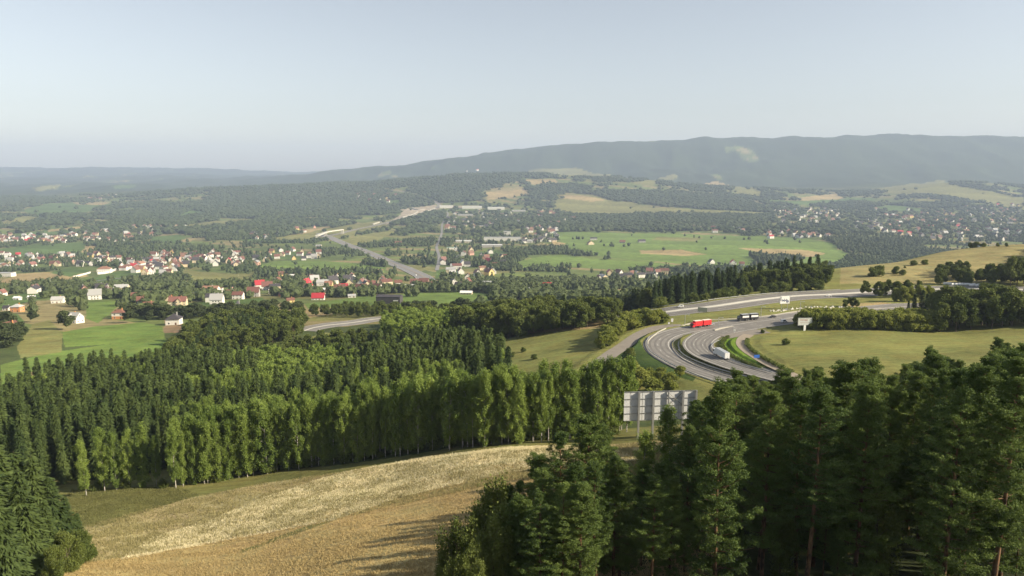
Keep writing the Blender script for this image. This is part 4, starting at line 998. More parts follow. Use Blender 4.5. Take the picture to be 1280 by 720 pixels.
# right hill
grove(px_poly([(1166, 361), (1168, 352), (1180, 349), (1178, 361)]), 6, BROADS, (8, 11), 'round green tree on the hill pasture', 'tree', 'round trees of the hill pasture')
grove(px_poly([(1167, 345), (1180, 338), (1205, 338), (1212, 348), (1195, 352), (1180, 348)]), 6.5, BROADS, (7, 9.5), 'dark tree of the group on the hill pasture', 'tree', 'dark trees of the hill pasture', 1.15)
grove(px_poly([(1198, 359), (1205, 352), (1240, 350), (1290, 350), (1290, 361), (1240, 358)]), 6, BROADS, (9, 12), 'green tree of the row along the hill road', 'tree', 'trees along the hill road', 1.0)
for u, r, h in [(1137, 322, 2.4), (1142, 332, 5), (1156, 331, 5), (1131, 335, 2.5), (1120, 342, 6.5), (1098, 345, 9), (1090, 346, 8), (1128, 344, 5), (1166, 313.5, 5), (1184, 312, 6), (1205, 310.5, 5.5), (1213, 310, 6), (1220, 309.5, 6.5), (1229, 309, 5), (1247, 308, 4), (1258, 308, 4), (1150, 316, 3), (1084, 327, 4.5), (1066, 329, 4), (1112, 321, 3.5), (1178, 350, 5)]:
    x, y = at0(u, r); plant(SHRUBS, x, y, h*.8, 'scattered round bush on the dry hill pasture', 'bush', 'scattered bushes of the dry hill', False)
x, y = at0(1272, 357); 
for k in range(4): plant(BROADS, x+k*5-4, y+k*2, 20-k, 'tallest green tree at the end of the row along the hill road', 'tree', 'tall trees at the row end', False, wide=.8)
grove([(1290, 470), (1300, 560), (1450, 560), (1420, 470)], 9, BROADS, (10, 14), 'green tree of the row along the hill road', 'tree', 'trees along the hill road', 1.8)

# ------------------------------------------------------------------ the ones that show largest become trees of their own, the rest one mass per kind
def flush():
    kinds = {}
    for q in QUEUE:
        if 380 < q[1]/q[2]*905+640 < 474 and 385 < q[2] < 480: continue
        if abs(q[1]/q[2]) > .80: continue
        if q[2] > 330 and not sight_clear(q[1], q[2]): continue
        kinds.setdefault(q[0][0][2].name.split('.')[0], []).append(q)
    for kind, L in kinds.items():
        L.sort(key=lambda q: -q[3]/q[2]); keep, rest = L[:290], L[290:]
        for q in keep: plant_now(*q)
        if rest:
            u, m = dict(spruce_tree=(spr_units, M_SPRUCE), birch_tree=(bir_units, M_BIRCH)).get(kind, (bro_units, M_BROAD))
            merged('smaller_'+kind.replace('_tree', '')+'_woods', 'farther %s of the woods beyond the fields' % kind.replace('_', ' '), [(q[1], q[2], q[3], q[3]*dict(spruce_tree=.3, birch_tree=.3, shrub=1.0, hedge_bush=.78).get(kind, .6)*q[9]) for q in rest], u, [m])
        print(kind, len(keep), len(rest))
flush()
# ------------------------------------------------------------------ slopes and valley: woods that nobody could count, plus scattered trees
far_v = []; far_c = []
def scat(y0, y1, sp, keep, hr, out, dark=.35):
    s0, s1 = -.80, .80
    gx, gy = np.meshgrid(np.arange(s0*y1, s1*y1, sp), np.arange(y0, y1, sp))
    gx = gx.ravel()+rng.uniform(-.45, .45, gx.size)*sp; gy = gy.ravel()+rng.uniform(-.45, .45, gy.size)*sp
    m = (abs(gx/gy) < .8); gx, gy = gx[m], gy[m]
    col, fld = cover(gx, gy)
    n = fbm(gx/210, gy/170, 61, 3); hedge = np.abs(fbm(gx/260, gy/330, 5, 2)-.5) < .012
    p = keep(gx, gy, n)
    p = np.where(hedge, np.maximum(p, .6), p)
    p = np.where(fld, np.where(hedge, .13, .0008), p)
    wd_ = inwood(gx, gy); p = np.where(wd_, .96, p)
    uu = gx/gy*905+640; p = np.where((uu > 380) & (uu < 474) & (gy > 385) & (gy < 485), 0, p); p = np.where(((gy < 950) & (uu > 860)) | ((uu > 640) & (gy < 500+(uu-900)*.5)), 0, p)
    m = rng.random(gx.size) < p; gx, gy = gx[m], gy[m]
    # clear of roads
    ok = np.ones(gx.size, bool)
    for r in ROADS.values():
        Pp = r['p']
        if Pp[:, 1].max() < y0-50 or Pp[:, 1].min() > y1+50: continue
        for q in Pp: ok &= ~((abs(gx-q[0]) < r['w']/2+4) & (abs(gy-q[1]) < r['w']/2+(22 if q[1] > 900 else 17)))
    gx, gy = gx[ok], gy[ok]
    dk = fbm(gx/240, gy/240, 88, 2)+np.where(inwood(gx, gy), .12, 0)
    for x, y, d in zip(gx, gy, dk):
        if not sight_clear(x, y): continue
        h = random.uniform(*hr)*(.75+.5*d)
        out[1 if (d > .47 and random.random() < .9) else 0].append((x, y, h, h*random.uniform(.7, 1.05)))
def keep_mid(x, y, n): return np.where(n > .585, .92, .03)
def keep_far(x, y, n): return np.where(n > np.where(y > 3600, .49, .54), .93, .03)
VILL = [to_plan(p, 3) for p in [
 [(0, 333), (0, 318), (60, 320), (110, 318), (150, 312), (210, 300), (260, 312), (330, 318), (330, 330), (300, 336), (250, 340), (180, 345), (150, 338), (100, 334), (60, 335)],
 [(0, 306), (0, 293), (60, 294), (110, 288), (190, 282), (240, 284), (200, 294), (110, 302), (50, 305)],
 [(250, 290), (330, 285), (330, 292), (260, 298)], [(320, 324), (340, 312), (400, 312), (400, 324)], [(350, 366), (345, 344), (420, 343), (480, 352), (480, 366), (400, 370)],
 [(560, 272), (560, 256), (640, 256), (720, 262), (720, 272), (640, 276)], [(560, 330), (570, 285), (650, 283), (700, 287), (700, 302), (660, 306), (640, 312), (600, 330)],
 [(500, 362), (520, 350), (600, 348), (600, 362)], [(960, 296), (965, 262), (1040, 262), (1100, 262), (1280, 258), (1280, 300), (1100, 300)], [(750, 352), (760, 344), (860, 340), (860, 350)],
 [(480, 256), (440, 246), (455, 240), (480, 246)], [(500, 240), (0, 0), (0, 0)][:0] or [(520, 222), (560, 214), (600, 210), (600, 216), (560, 222)],
 [(100, 248), (150, 242), (150, 246), (105, 250)]]]
def invill(x, y):
    s = x/y; l = np.log(y); m = np.zeros(x.shape, bool)
    for Pp in VILL: m |= inpoly(Pp, s, l)
    return m
def kv(f):
    return lambda x, y, n: np.where(invill(x, y), .22, np.where((y < 950) & (x/y*905+640 > 1000), 0, f(x, y, n)))
slope = [[], []]; scat(430, 640, 7.2, lambda x, y, n: np.where(((x/y*905+640 > 640) & (y < 500+(x/y*905+640-900)*.5)) | (x/y*905+640 > 860), 0, np.where(n > .50, .75, .06)), (8, 14), slope)
mid = [[], []]; scat(640, 1400, 10, kv(keep_mid), (8, 14), mid)
valley = [[], []]; scat(1400, 3000, 13.5, kv(keep_far), (9, 16), valley)
dist_ = [[], []]; scat(3000, 6600, 24, kv(keep_far), (13, 22), dist_)
merged('slope_woods', 'mixed trees scattered over the slope below the spruce wood', slope[0], bro_units, [M_FAR])
merged('slope_spruce_woods', 'dark trees scattered over the slope below the spruce wood', slope[1], bro_units, [M_FARDARK])
mu = [with_mat(blob_tree(s, 2, False, 60, .11), 0) for s in (81, 82, 83, 84)]; mc = [with_mat(blob_tree(s, 2, True, 70, .12), 0) for s in (85, 86)]
merged('hillside_woods', 'green woods and garden trees on the lower hillside around the houses', mid[0], mu, [M_FAR])
merged('hillside_dark_woods', 'dark woods on the lower hillside', mid[1], mu[:2]+mc, [M_FARDARK])
fu = [with_mat(blob_tree(s, 1, False, 14, .2), 0) for s in (91, 92, 93, 94)]; fc = [with_mat(blob_tree(s, 1, True, 10, .2), 0) for s in (95, 96)]
merged('valley_woods', 'green woods and hedgerows filling the valley floor', valley[0], fu, [M_FAR])
merged('valley_dark_woods', 'dark woods filling the valley floor', valley[1], fu[:2]+fc, [M_FARDARK])
d0 = [(x, y, h, w_*1.7) for x, y, h, w_ in dist_[0]]; d1 = [(x, y, h, w_*1.7) for x, y, h, w_ in dist_[1]]
merged('distant_woods', 'hazy green woods on the far side of the valley', d0, fu, [M_FAR])
merged('distant_dark_woods', 'hazy dark woods on the far side of the valley', d1, fu, [M_FARDARK])
print('TREES', cnt_birch, len(near_s), len(rest_s), len(mixed), len(pine_spots), len(slope[0])+len(slope[1]), len(mid[0])+len(mid[1]), len(valley[0])+len(valley[1]), len(dist_[0])+len(dist_[1]))
# ------------------------------------------------------------------ road surfaces and markings
M_ASPH = simple('asphalt', (.19, .18, .165), .85, var=.38, scale=.22); M_ASPH2 = simple('old_asphalt', (.20, .18, .155), .9, var=.2, scale=.5)
M_GRAVEL = simple('gravel_track', (.26, .22, .17), .95, var=.25, scale=.8)
M_PAINT = simple('road_paint', (.48, .47, .43), .6, var=.2, scale=1.5); M_CONC = simple('pale_concrete', (.55, .53, .46), .8, var=.12, scale=1.2)
M_STEEL = simple('galvanised_steel', (.42, .43, .43), .45, .6, var=.1); M_STEELD = simple('weathered_steel', (.16, .16, .15), .6, .4)
M_FARROAD = simple('far_road', (.21, .205, .20), .9, var=.2, scale=.05)
def offset(Pp, o):
    t = np.gradient(Pp, axis=0); t /= np.linalg.norm(t, axis=1)[:, None]; return Pp+np.stack([t[:, 1], -t[:, 0]], 1)*o
def ribbon(name, Pp, Z, o0, o1, m, dz, thick=0.0, parent=None):
    A = offset(Pp, o0); B = offset(Pp, o1); n = len(Pp); a = np.column_stack([A, Z+dz]); b = np.column_stack([B, Z+dz])
    V = np.concatenate([a, b]); i = np.arange(n-1); Fq = [np.stack([i, i+1, n+i+1, n+i], 1)]
    if thick:
        V = np.concatenate([V, V-np.array([0, 0, thick])]); k = 2*n
        Fq += [np.stack([k+i, k+n+i, k+n+i+1, k+i+1], 1), np.stack([i, k+i, k+i+1, i+1], 1), np.stack([n+i, n+i+1, k+n+i+1, k+n+i], 1), np.array([[0, n, k+n, k], [n-1, k+n-1, k+2*n-1, 2*n-1]])]
        Fq = [np.concatenate(Fq)]
    me = np_mesh(name, V, Fq, [m]); return link(bpy.data.objects.new(name, me), parent)
def dashes(name, Pp, Z, o, wd, on, off, m, dz):
    """broken line, one mesh"""
    L = np.concatenate([[0], np.cumsum(np.linalg.norm(np.diff(Pp, axis=0), axis=1))]); A = offset(Pp, o-wd/2); B = offset(Pp, o+wd/2); V = []; Fq = []; q = 2.0
    while q+on < L[-1]:
        for e in (q, q+on/2, q+on):
            V += [[np.interp(e, L, A[:, 0]), np.interp(e, L, A[:, 1]), np.interp(e, L, Z)+dz], [np.interp(e, L, B[:, 0]), np.interp(e, L, B[:, 1]), np.interp(e, L, Z)+dz]]
        k = len(V)-6; Fq += [[k, k+2, k+3, k+1], [k+2, k+4, k+5, k+3]]; q += on+off
    me = np_mesh(name, np.array(V), np.array(Fq), [m]); return link(bpy.data.objects.new(name, me))
def S(o): return tag(o, kind='structure')
def dense(r, step=1.5):
    Pp, Z = r['p'], r['z']; L = np.concatenate([[0], np.cumsum(np.linalg.norm(np.diff(Pp, axis=0), axis=1))]); q = np.arange(0, L[-1], step)
    Q_ = resample(Pp, step); LQ_ = np.linspace(0, L[-1], len(Q_)); return Q_, np.interp(LQ_, L, Z)
RD = {k: dense(r) if r['p'][0][1] < 900 else (r['p'], r['z']) for k, r in ROADS.items()}
def carriage(key, w_, lanes, surf='road_surface', m=M_ASPH, edge=.9, dz=0.0):
    Pp, Z = RD[key]; h = w_/2
    S(ribbon('road_surface', Pp, Z, -h, h, m, dz))
    for sgn in (-1, 1): S(ribbon('road_marking', Pp, Z, sgn*(h-edge)-.13, sgn*(h-edge)+.13, M_PAINT, dz+.02))
    for i in range(1, lanes): S(dashes('road_marking', Pp, Z, -(h-edge)+(2*h-2*edge)*i/lanes, .15, 3.5, 7, M_PAINT, dz+.02))
M_WEAR = simple('tyre_worn_asphalt', (.135, .128, .118), .8, var=.3, scale=.3)
def wear(key, offs):
    Pp, Z = RD[key]
    for o in offs: S(ribbon('road_wear', Pp, Z, o-.38, o+.38, M_WEAR, .008))
def add_ribbon(key, o0, o1, m, name='kerb_strip', dz=.03):
    Pp, Z = RD[key]; return S(ribbon(name, Pp, Z, o0, o1, m, dz))
# offsets: positive = to the right of the direction the path runs
carriage('outer_carriageway', 11.0, 2, edge=1.5); carriage('inner_carriageway', 11.5, 3, edge=.9)
wear('outer_carriageway', (-3.1, -1.1, 1.0, 3.0)); wear('inner_carriageway', (-4.1, -2.4, -.9, .9, 2.4, 4.1)); wear('upper_highway', (-9, -7.3, -5.2, -3.6, 3.6, 5.2, 7.3, 9))
Pp, Z = RD['upper_highway']
S(ribbon('road_surface', Pp, Z, -11, -1.6, M_ASPH, 0)); S(ribbon('road_surface', Pp, Z, 1.6, 11, M_ASPH, 0)); S(ribbon('median_strip', Pp, Z, -1.6, 1.6, M_CONC, .05))
for o in (-10.2, -2.5, 2.5, 10.2): S(ribbon('road_marking', Pp, Z, o-.15, o+.15, M_PAINT, .02))
for o in (-6.3, 6.3): S(dashes('road_marking', Pp, Z, o, .2, 4, 8, M_PAINT, .02))
Pp, Z = RD['lower_highway']
S(ribbon('road_surface', Pp, Z, -8.5, -.8, M_ASPH, 0)); S(ribbon('road_surface', Pp, Z, .8, 8.5, M_ASPH, 0)); S(ribbon('median_strip', Pp, Z, -.8, .8, M_CONC, .05))
for o in (-7.6, 7.6): S(ribbon('road_marking', Pp, Z, o-.15, o+.15, M_PAINT, .02))
S(ribbon('road_surface', *RD['side_road'], -3, 3, M_ASPH2, .015)); S(ribbon('road_surface', *RD['access_road'], -3, 3, M_ASPH2, -.015)); S(ribbon('service_track', *RD['service_track'], -2.1, 2.1, M_GRAVEL, -.01))
for k in ('valley_highway', 'valley_highway_end'):
    Pp, Z = RD[k]; w_ = ROADS[k]['w']; S(ribbon('valley_highway', Pp, Z, -w_/2, w_/2, M_FARROAD, .5)); S(ribbon('median_strip', Pp, Z, -1.8, 1.8, M_GRAVEL, .8))
    for o in (-w_/2+1.2, w_/2-1.2): S(ribbon('road_marking', Pp, Z, o-.5, o+.5, M_PAINT, .8))
for k in ('town_road', 'valley_lane'): S(ribbon(k, *RD[k], -ROADS[k]['w']/2, ROADS[k]['w']/2, M_FARROAD, .6))
# the paved gap between the two carriageways where the side road joins
def patch(name, px, m, dz=.1, sub=14):
    pts = [at0(u, r) for u, r in px]; V = []; a, b, c, d = [np.array(q) for q in pts]
    for i in range(sub+1):
        for j in range(sub+1):
            p = (a*(1-i/sub)+b*(i/sub))*(1-j/sub)+(d*(1-i/sub)+c*(i/sub))*(j/sub); V.append(p)
    V = np.array(V); z = Hh(V[:, 0], V[:, 1])+dz; Fq = [[i*(sub+1)+j, (i+1)*(sub+1)+j, (i+1)*(sub+1)+j+1, i*(sub+1)+j+1] for i in range(sub) for j in range(sub)]
    return S(link(bpy.data.objects.new(name, np_mesh(name, np.column_stack([V, z]), np.array(Fq), [m]))))
patch('road_surface', [(858, 412), (905, 404.5), (903, 415), (868, 423)], M_ASPH2, .105)
patch('road_surface', [(900, 419), (935, 409), (958, 412.5), (930, 420)], M_ASPH2, .085)

# median: low concrete kerbs, grass and a crash barrier
def px_path(px, step=2.0, sm=8):
    q = resample([at0(u, r) for u, r in px], step); return q, smooth1(Hh(q[:, 0], q[:, 1]), sm)
def thing_strip(name, px, w_, h_, m, label, cat, lift=0.0, group=None):
    q, z = px_path(px); return tag(ribbon(name, q, z, -w_/2, w_/2, m, h_+lift, thick=h_+.4), label, cat, group)
M_WALLW = simple('weathered_pale_concrete', (.38, .365, .31), .85, var=.15)
M_WHITEWALL = simple('white_wall_render', (.66, .65, .6), .8, var=.08)
thing_strip('concrete_barrier', [(893, 414), (905, 411), (925, 407.5), (950, 403.5), (980, 398.7), (1010, 394.8), (1060, 389.5), (1120, 385), (1170, 383), (1225, 381)], .45, .55, M_WALLW, 'long pale concrete barrier between the two carriageways behind the black lorry', 'barrier')
thing_strip('concrete_barrier', [(862, 418.5), (853, 422.5), (848, 429), (850, 436)], .5, .4, M_WALLW, 'short curved white barrier at the nose of the grassy divider in the bend', 'barrier')
thing_strip('concrete_barrier', [(832, 413), (821, 418.5), (811, 427), (810, 432)], .45, .35, M_WALLW, 'curved pale kerb wall round the outside of the bend', 'barrier')
thing_strip('roadside_wall', [(845, 409.5), (860, 405.5), (880, 402.6), (914, 400.2), (960, 395), (1000, 390), (1040, 386)], .5, .4, M_WALLW, 'low pale wall along the far edge of the dual road behind the red lorry', 'wall')
def guard_rail(px, label, m=M_STEEL, h_=.75, every=4.0):
    q, z = px_path(px, 1.5, 6); root = empty('guard_rail', (q[0][0], q[0][1], z[0])); o0 = np.array([q[0][0], q[0][1], z[0]])
    def rel(q_, z_): return q_-o0[:2], z_-o0[2]
    a, b = rel(q, z); ribbon('beam', a, b, -.07, .07, m, h_, .33, root)
    L = np.concatenate([[0], np.cumsum(np.linalg.norm(np.diff(q, axis=0), axis=1))]); n = int(min(95, L[-1]/every)); pm = MB().box(-.06, .06, -.06, .06, -.3, h_-.02, m).mesh('post')
    for i in range(n):
        d = L[-1]*i/n; p = bpy.data.objects.new('post', pm); link(p, root); p.location = (np.interp(d, L, a[:, 0]), np.interp(d, L, a[:, 1])-.14, np.interp(d, L, b))
    return tag(root, label, 'guard rail')
guard_rail([(853, 420.5), (843.5, 425.5), (841.5, 431), (846, 440), (860, 451), (882, 460.5), (915, 470.5), (965, 484)], 'dark steel guard rail along the outer side of the grassy divider in the bend', M_STEELD)
guard_rail([(848, 437), (858, 446), (884, 456.5), (915, 465.5), (960, 477)], 'steel guard rail along the inner side of the grassy divider in the bend')
guard_rail([(812, 424), (808, 431), (814, 443), (836, 457.5), (862, 470), (890, 480), (930, 492)], 'steel guard rail on the outside of the bend above the shaded bank')
guard_rail([(905, 423.5), (893, 429), (890, 436), (902, 446.5), (930, 457), (965, 467)], 'steel guard rail between the inner carriageway and the bright green verge')
guard_rail([(820, 386.3), (860, 381.8), (900, 376.8), (960, 369.6), (1000, 366.3), (1050, 363.2)], 'steel guard rail on the far side of the upper highway')
# ditch hedge along the service track
M_HEDGE = M_BROAD
def low_hedge(px, w_, h_, label, seed, leafm=M_BROAD):
    q, z = px_path(px, .5, 4); r = np.random.default_rng(seed); k = r.integers(0, len(q), int(len(q)*46)); t = np.stack([q[k, 0]+r.normal(size=len(k))*w_*.3, q[k, 1]+r.normal(size=len(k))*w_*.3, z[k]+r.random(len(k))**.8*h_], 1)
    V, Fc = leaf_tris(t, .3, r=r); o = link(bpy.data.objects.new('low_hedge', np_mesh('low_hedge', V, Fc, [leafm]))); return tag(o, label, 'hedge')
low_hedge([(934, 425), (934, 431), (941, 439), (955, 449), (973, 458), (990, 465)], 1.2, 1.1, 'dark low hedge curving along the upper side of the narrow service track', 5)
low_hedge([(910, 421), (902.5, 427), (903, 433), (911, 443), (928, 452), (950, 460)], 1.5, 1.0, 'dark low hedge in the ditch between the inner carriageway and the bright verge', 6)

# ------------------------------------------------------------------ vehicles
M_RED = simple('red_tarpaulin', (.62, .03, .035), .45, var=.08); M_REDP = simple('red_paint', (.5, .02, .03), .3, var=.03); M_ROOFW = simple('pale_roof', (.66, .62, .54), .6)
M_BLACK = simple('black_paint', (.03, .032, .036), .4); M_TYRE = simple('tyre_rubber', (.02, .02, .02), .8); M_GLASS = simple('dark_glass', (.03, .04, .05), .12, spec=.8)
M_WHITE = simple('white_paint', (.76, .76, .74), .4, var=.04); M_GREY = simple('grey_paint', (.33, .35, .37), .4); M_CHASSIS = simple('chassis_metal', (.06, .06, .06), .6); M_RIM = simple('wheel_rim', (.4, .4, .4), .4, .5)
M_LAMP = simple('lamp_glass', (.7, .7, .62), .2); M_RLAMP = simple('rear_lamp', (.4, .02, .02), .3); M_BLUE = simple('blue_sign', (.03, .12, .45), .5)
def wheel(root, x, y, r, wd):
    m = MB().tube((x-wd/2, y, r), (x+wd/2, y, r), r, r, M_TYRE, 14); o = m.build('wheel', root)
    MB().tube((x-wd/2-.02, y, r), (x+wd/2+.02, y, r), r*.5, r*.5, M_RIM, 10).build('rim', o)
def rbox(x0, x1, y0, y1, z0, z1, m, c=.12, mb=None):
    """box with chamfered vertical edges"""
    mb = mb or MB(); p = [(x0+c, y0), (x1-c, y0), (x1, y0+c), (x1, y1-c), (x1-c, y1), (x0+c, y1), (x0, y1-c), (x0, y0+c)]
    return mb.hull([(x, y, z0) for x, y in p], [(x, y, z1) for x, y in p], m)
def cab(root, y0, m, hi=3.1):
    """tractor cab, front at y0 (facing -y)"""
    b = MB(); pr = [(y0+.12, .55), (y0, .9), (y0+.04, 1.7), (y0+.32, hi-.35), (y0+.6, hi), (y0+2.2, hi), (y0+2.2, .55)]
    b.hull([(-1.22, y, z) for y, z in pr][::-1], [(1.22, y, z) for y, z in pr][::-1], m); c = b.build('cab', root)
    w_ = MB(); w_.add([(-1.05, y0+.0, 1.75), (1.05, y0+.0, 1.75), (1.0, y0+.27, hi-.42), (-1.0, y0+.27, hi-.42)], [(0, 1, 2, 3)], M_GLASS); w_.build('windscreen', c)
    for sx in (-1, 1):
        s_ = MB(); s_.box(sx*1.23-.01, sx*1.23+.01, y0+.35, y0+1.4, 1.75, hi-.55, M_GLASS); s_.build('side_window', c)
        l_ = MB(); l_.box(sx*.95-.2, sx*.95+.2, y0-.03, y0+.06, .75, .95, M_LAMP); l_.build('headlight', c)
        k_ = MB(); k_.box(sx*1.42-.08, sx*1.42+.08, y0+.3, y0+.4, 1.8, 2.5, M_BLACK); k_.build('mirror', c)
    g_ = MB(); g_.box(-.8, .8, y0-.035, y0+.01, .98, 1.6, M_BLACK); g_.build('grille', c)
def cargo(root, name, y0, y1, z1, m, roof=None, band=None, doors=False, ribs=0):
    b = MB(); b.box(-1.27, 1.27, y0, y1, 1.05, z1, m)
    o = b.build(name, root)
    if roof: MB().box(-1.28, 1.28, y0-.01, y1+.01, z1, z1+.06, roof).build('roof', o)
    if band:
        for sx in (-1, 1): MB().box(sx*1.285-.01, sx*1.285+.01, y0+.5, y1-.5, 2.0, 3.1, band).build('side_panel', o)
    if doors:
        for sx in (-1, 1):
            MB().box(sx*.63-.58, sx*.63+.58, y1, y1+.05, 1.15, z1-.12, m).build('rear_door', o)
            MB().box(sx*1.1-.1, sx*1.1+.1, y1+.02, y1+.07, .8, .95, M_RLAMP).build('rear_lamp', o)
    if ribs:
        g = MB()
        for i in range(ribs+1):
            yy = y0+(y1-y0)*i/ribs
            for sx in (-1, 1): g.box(sx*1.29-.02, sx*1.29+.02, yy-.03, yy+.03, 1.1, z1-.05, m)
        g.build('curtain_ribs', o)
    c = MB(); c.box(-.45, .45, y0, y1, .75, 1.05, M_CHASSIS); c.box(-1.2, 1.2, y1-.3, y1, .5, .62, M_CHASSIS); c.build('chassis', root)
VS = .66
def place_on(key, u, r, rev, side=None):
    x, y = at0(u, r); Pp, Z = RD[key]; i = int(np.argmin(np.hypot(Pp[:, 0]-x, Pp[:, 1]-y))); t = Pp[min(i+3, len(Pp)-1)]-Pp[max(i-3, 0)]; t /= np.linalg.norm(t)
    n = np.array([t[1], -t[0]]); o = float((np.array([x, y])-Pp[i])@n); w_ = ROADS[key]['w']/2-1.6; o = max(-w_, min(w_, o if side is None else side)); q = Pp[i]+n*o
    d = -t if rev else t                                    # direction of travel
    return (q[0], q[1], float(Z[i])+.03), math.atan2(d[0], -d[1])     # a vehicle's front looks along its own -y
def lorry(label, loc, rz, m, roof, band=None, ribs=0, cabm=None):
    root = empty('lorry', loc, rz); cab(root, -9.0, cabm or m); cargo(root, 'cargo_box', -6.6, .3, 3.95, m, roof, band, ribs=ribs); cargo(root, 'trailer_box', 1.5, 9.0, 3.95, m, roof, band, ribs=ribs, doors=True)
    MB().tube((0, .3, .9), (0, 1.5, .9), .1, .1, M_CHASSIS).build('drawbar', root)
    for y in (-7.9, -2.2, -.9, 3.2, 6.2, 7.5):
        for x in (-1.02, 1.02): wheel(root, x, y, .5, .34)
    root.scale = (VS*1.1, VS*.84, VS*1.1); return tag(root, label, 'lorry')
loc, rz = place_on('outer_carriageway', 882, 409.5, False, 1.2)
lorry('bright red curtain-sided lorry with red trailer and pale roof entering the bend', loc, rz, M_RED, M_ROOFW, ribs=6, cabm=M_REDP)
loc, rz = place_on('outer_carriageway', 938, 401.3, False, 1.2)
lorry('black lorry and trailer with white side panels beside the pale barrier', loc, rz, M_BLACK, M_GREY, band=M_WHITE)
loc, rz = place_on('inner_carriageway', 905, 446, True, -2.4)
root = empty('lorry', loc, rz); cab(root, -7.5, M_WHITE); cargo(root, 'cargo_box', -4.9, 7.0, 4.0, M_WHITE, M_GREY, doors=True, ribs=7)
for y in (-6.3, -3.2, 3.4, 4.7, 6.0):
    for x in (-1.02, 1.02): wheel(root, x, y, .5, .34)
root.scale = (VS, VS, VS); tag(root, 'white box lorry seen from behind, climbing the inner carriageway in the bend', 'lorry')
def car(label, loc, rz, m, van=False):
    root = empty('car', loc, rz); b = MB(); H_ = 1.95 if van else 1.42; bl = 2.1
    pr = [(-bl-.05, .3), (-bl-.1, .62), (-bl+.05, .82), (-1.1, .95), (-.55 if not van else -1.1, H_-.03), (-.2, H_), (1.2 if not van else bl, H_-.02), (1.95 if not van else bl+.05, .98), (bl+.08, .9), (bl+.08, .3)]
    b.hull([(-.86, y, z) for y, z in pr][::-1], [(.86, y, z) for y, z in pr][::-1], m); o = b.build('body', root)
    MB().add([(-.72, -1.09, .99), (.72, -1.09, .99), (.66, -.6, H_-.1), (-.66, -.6, H_-.1)], [(0, 1, 2, 3)], M_GLASS).build('windscreen', root)
    for sx in (-1, 1):
        MB().add([(sx*.875, -.95, .98), (sx*.875, 1.5, .98), (sx*.875, 1.1, H_-.12), (sx*.875, -.5, H_-.12)], [(0, 1, 2, 3)], M_GLASS).build('side_window', root)
        MB().box(sx*.62-.16, sx*.62+.16, -bl-.12, -bl+.02, .6, .74, M_LAMP).build('headlight', root)
        MB().box(sx*.68-.12, sx*.68+.12, bl+.04, bl+.1, .66, .84, M_RLAMP).build('tail_light', root)
    MB().add([(-.68, 1.97, 1.0), (.68, 1.97, 1.0), (.62, 1.28, H_-.06), (-.62, 1.28, H_-.06)], [(0, 3, 2, 1)], M_GLASS).build('rear_window', root)
    for y in (-1.35, 1.35):
        for x in (-.78, .78): wheel(root, x, y, .33, .22)
    root.scale = (VS, VS, VS) if loc[1] < 900 else (1, 1, 1); return tag(root, label, 'van' if van else 'car')
loc, rz = place_on('outer_carriageway', 893, 407.5, False, 1.6); car('small grey car following the red lorry', loc, rz, M_GREY)
loc, rz = place_on('outer_carriageway', 972, 397, False, 1.4); car('dark car behind the black lorry', loc, rz, M_BLACK)
loc, rz = place_on('inner_carriageway', 977, 402, True, -1.5); car('white van by the left end of the long hedge', loc, rz, M_WHITE, True)
loc, rz = place_on('upper_highway', 863, 388, False, 6); car('white van on the upper highway beside the grey roadside board', loc, rz, M_WHITE, True)
loc, rz = place_on('upper_highway', 1028, 368, False, -6); car('white car far up the upper highway next to the low wood', loc, rz, M_WHITE)
for u, c, k in [(520, M_WHITE, 'white van'), (529, M_WHITE, 'white van'), (497, M_GREY, 'grey van')]:
    x, y = at0(u, {520: 344.5, 529: 350, 497: 333}[u]); car('tiny %s on the valley highway %s' % (k, {520: 'where it starts to fan out', 529: 'next to the red-roofed row', 497: 'above the fanning lanes'}[u]), (x, y, H1(x, y)+.6), .5, c, True)

# ------------------------------------------------------------------ hoardings and signs
def stain_panel(name, c1, c2, sc):
    m, n, b, L = mat(name); b.inputs['Roughness'].default_value = .6; tc = n.nodes.new('ShaderNodeTexCoord'); f = noise_node(n, L, tc.outputs['Object'], sc, 5, .7)
    r = n.nodes.new('ShaderNodeValToRGB'); r.color_ramp.elements[0].position = .35; r.color_ramp.elements[1].position = .65; r.color_ramp.elements[0].color = c1+(1,); r.color_ramp.elements[1].color = c2+(1,)
    L.new(f, r.inputs[0]); L.new(r.outputs[0], b.inputs['Base Color']); return m
M_SHEET = stain_panel('zinc_sheet', (.55, .57, .58), (.70, .71, .70), .8)
bx, by = P(784, 146); bz = H1(*P(820, 146)); root = empty('hoarding', (bx, by, bz), math.radians(5))
ztop = -by*Trow(490)-bz; zbot = -by*Trow(526)-bz
BW = 15.5
pm = MB(); pm.box(0, BW, .0, .08, zbot, ztop, M_SHEET); pan = pm.build('panel', root)
g = MB()
for i in range(1, 12):
    if i % 2: g.box(BW*i/12-.015, BW*i/12+.015, -.02, -.001, zbot+.02, ztop-.02, M_STEELD)
g.build('sheet_seams', pan)
for k in range(5):
    zz = zbot+(ztop-zbot)*k/4; MB().box(0, BW, -.12, -.03, zz-.05, zz+.05, M_STEEL).build('rail', root)
for xx, tk in ((3.05, .2), (6.1, .2), (9.3, .1), (12.4, .2), (15.2, .2)):
    p_ = MB(); p_.box(xx-tk, xx+tk, -.52, -.46, -1, ztop+.05, M_STEEL); p_.box(xx-.04, xx+.04, -.46, -.18, -1, ztop+.05, M_STEELD); p_.box(xx-tk, xx+tk, -.18, -.13, -1, ztop+.05, M_STEEL); p_.build('post', root)
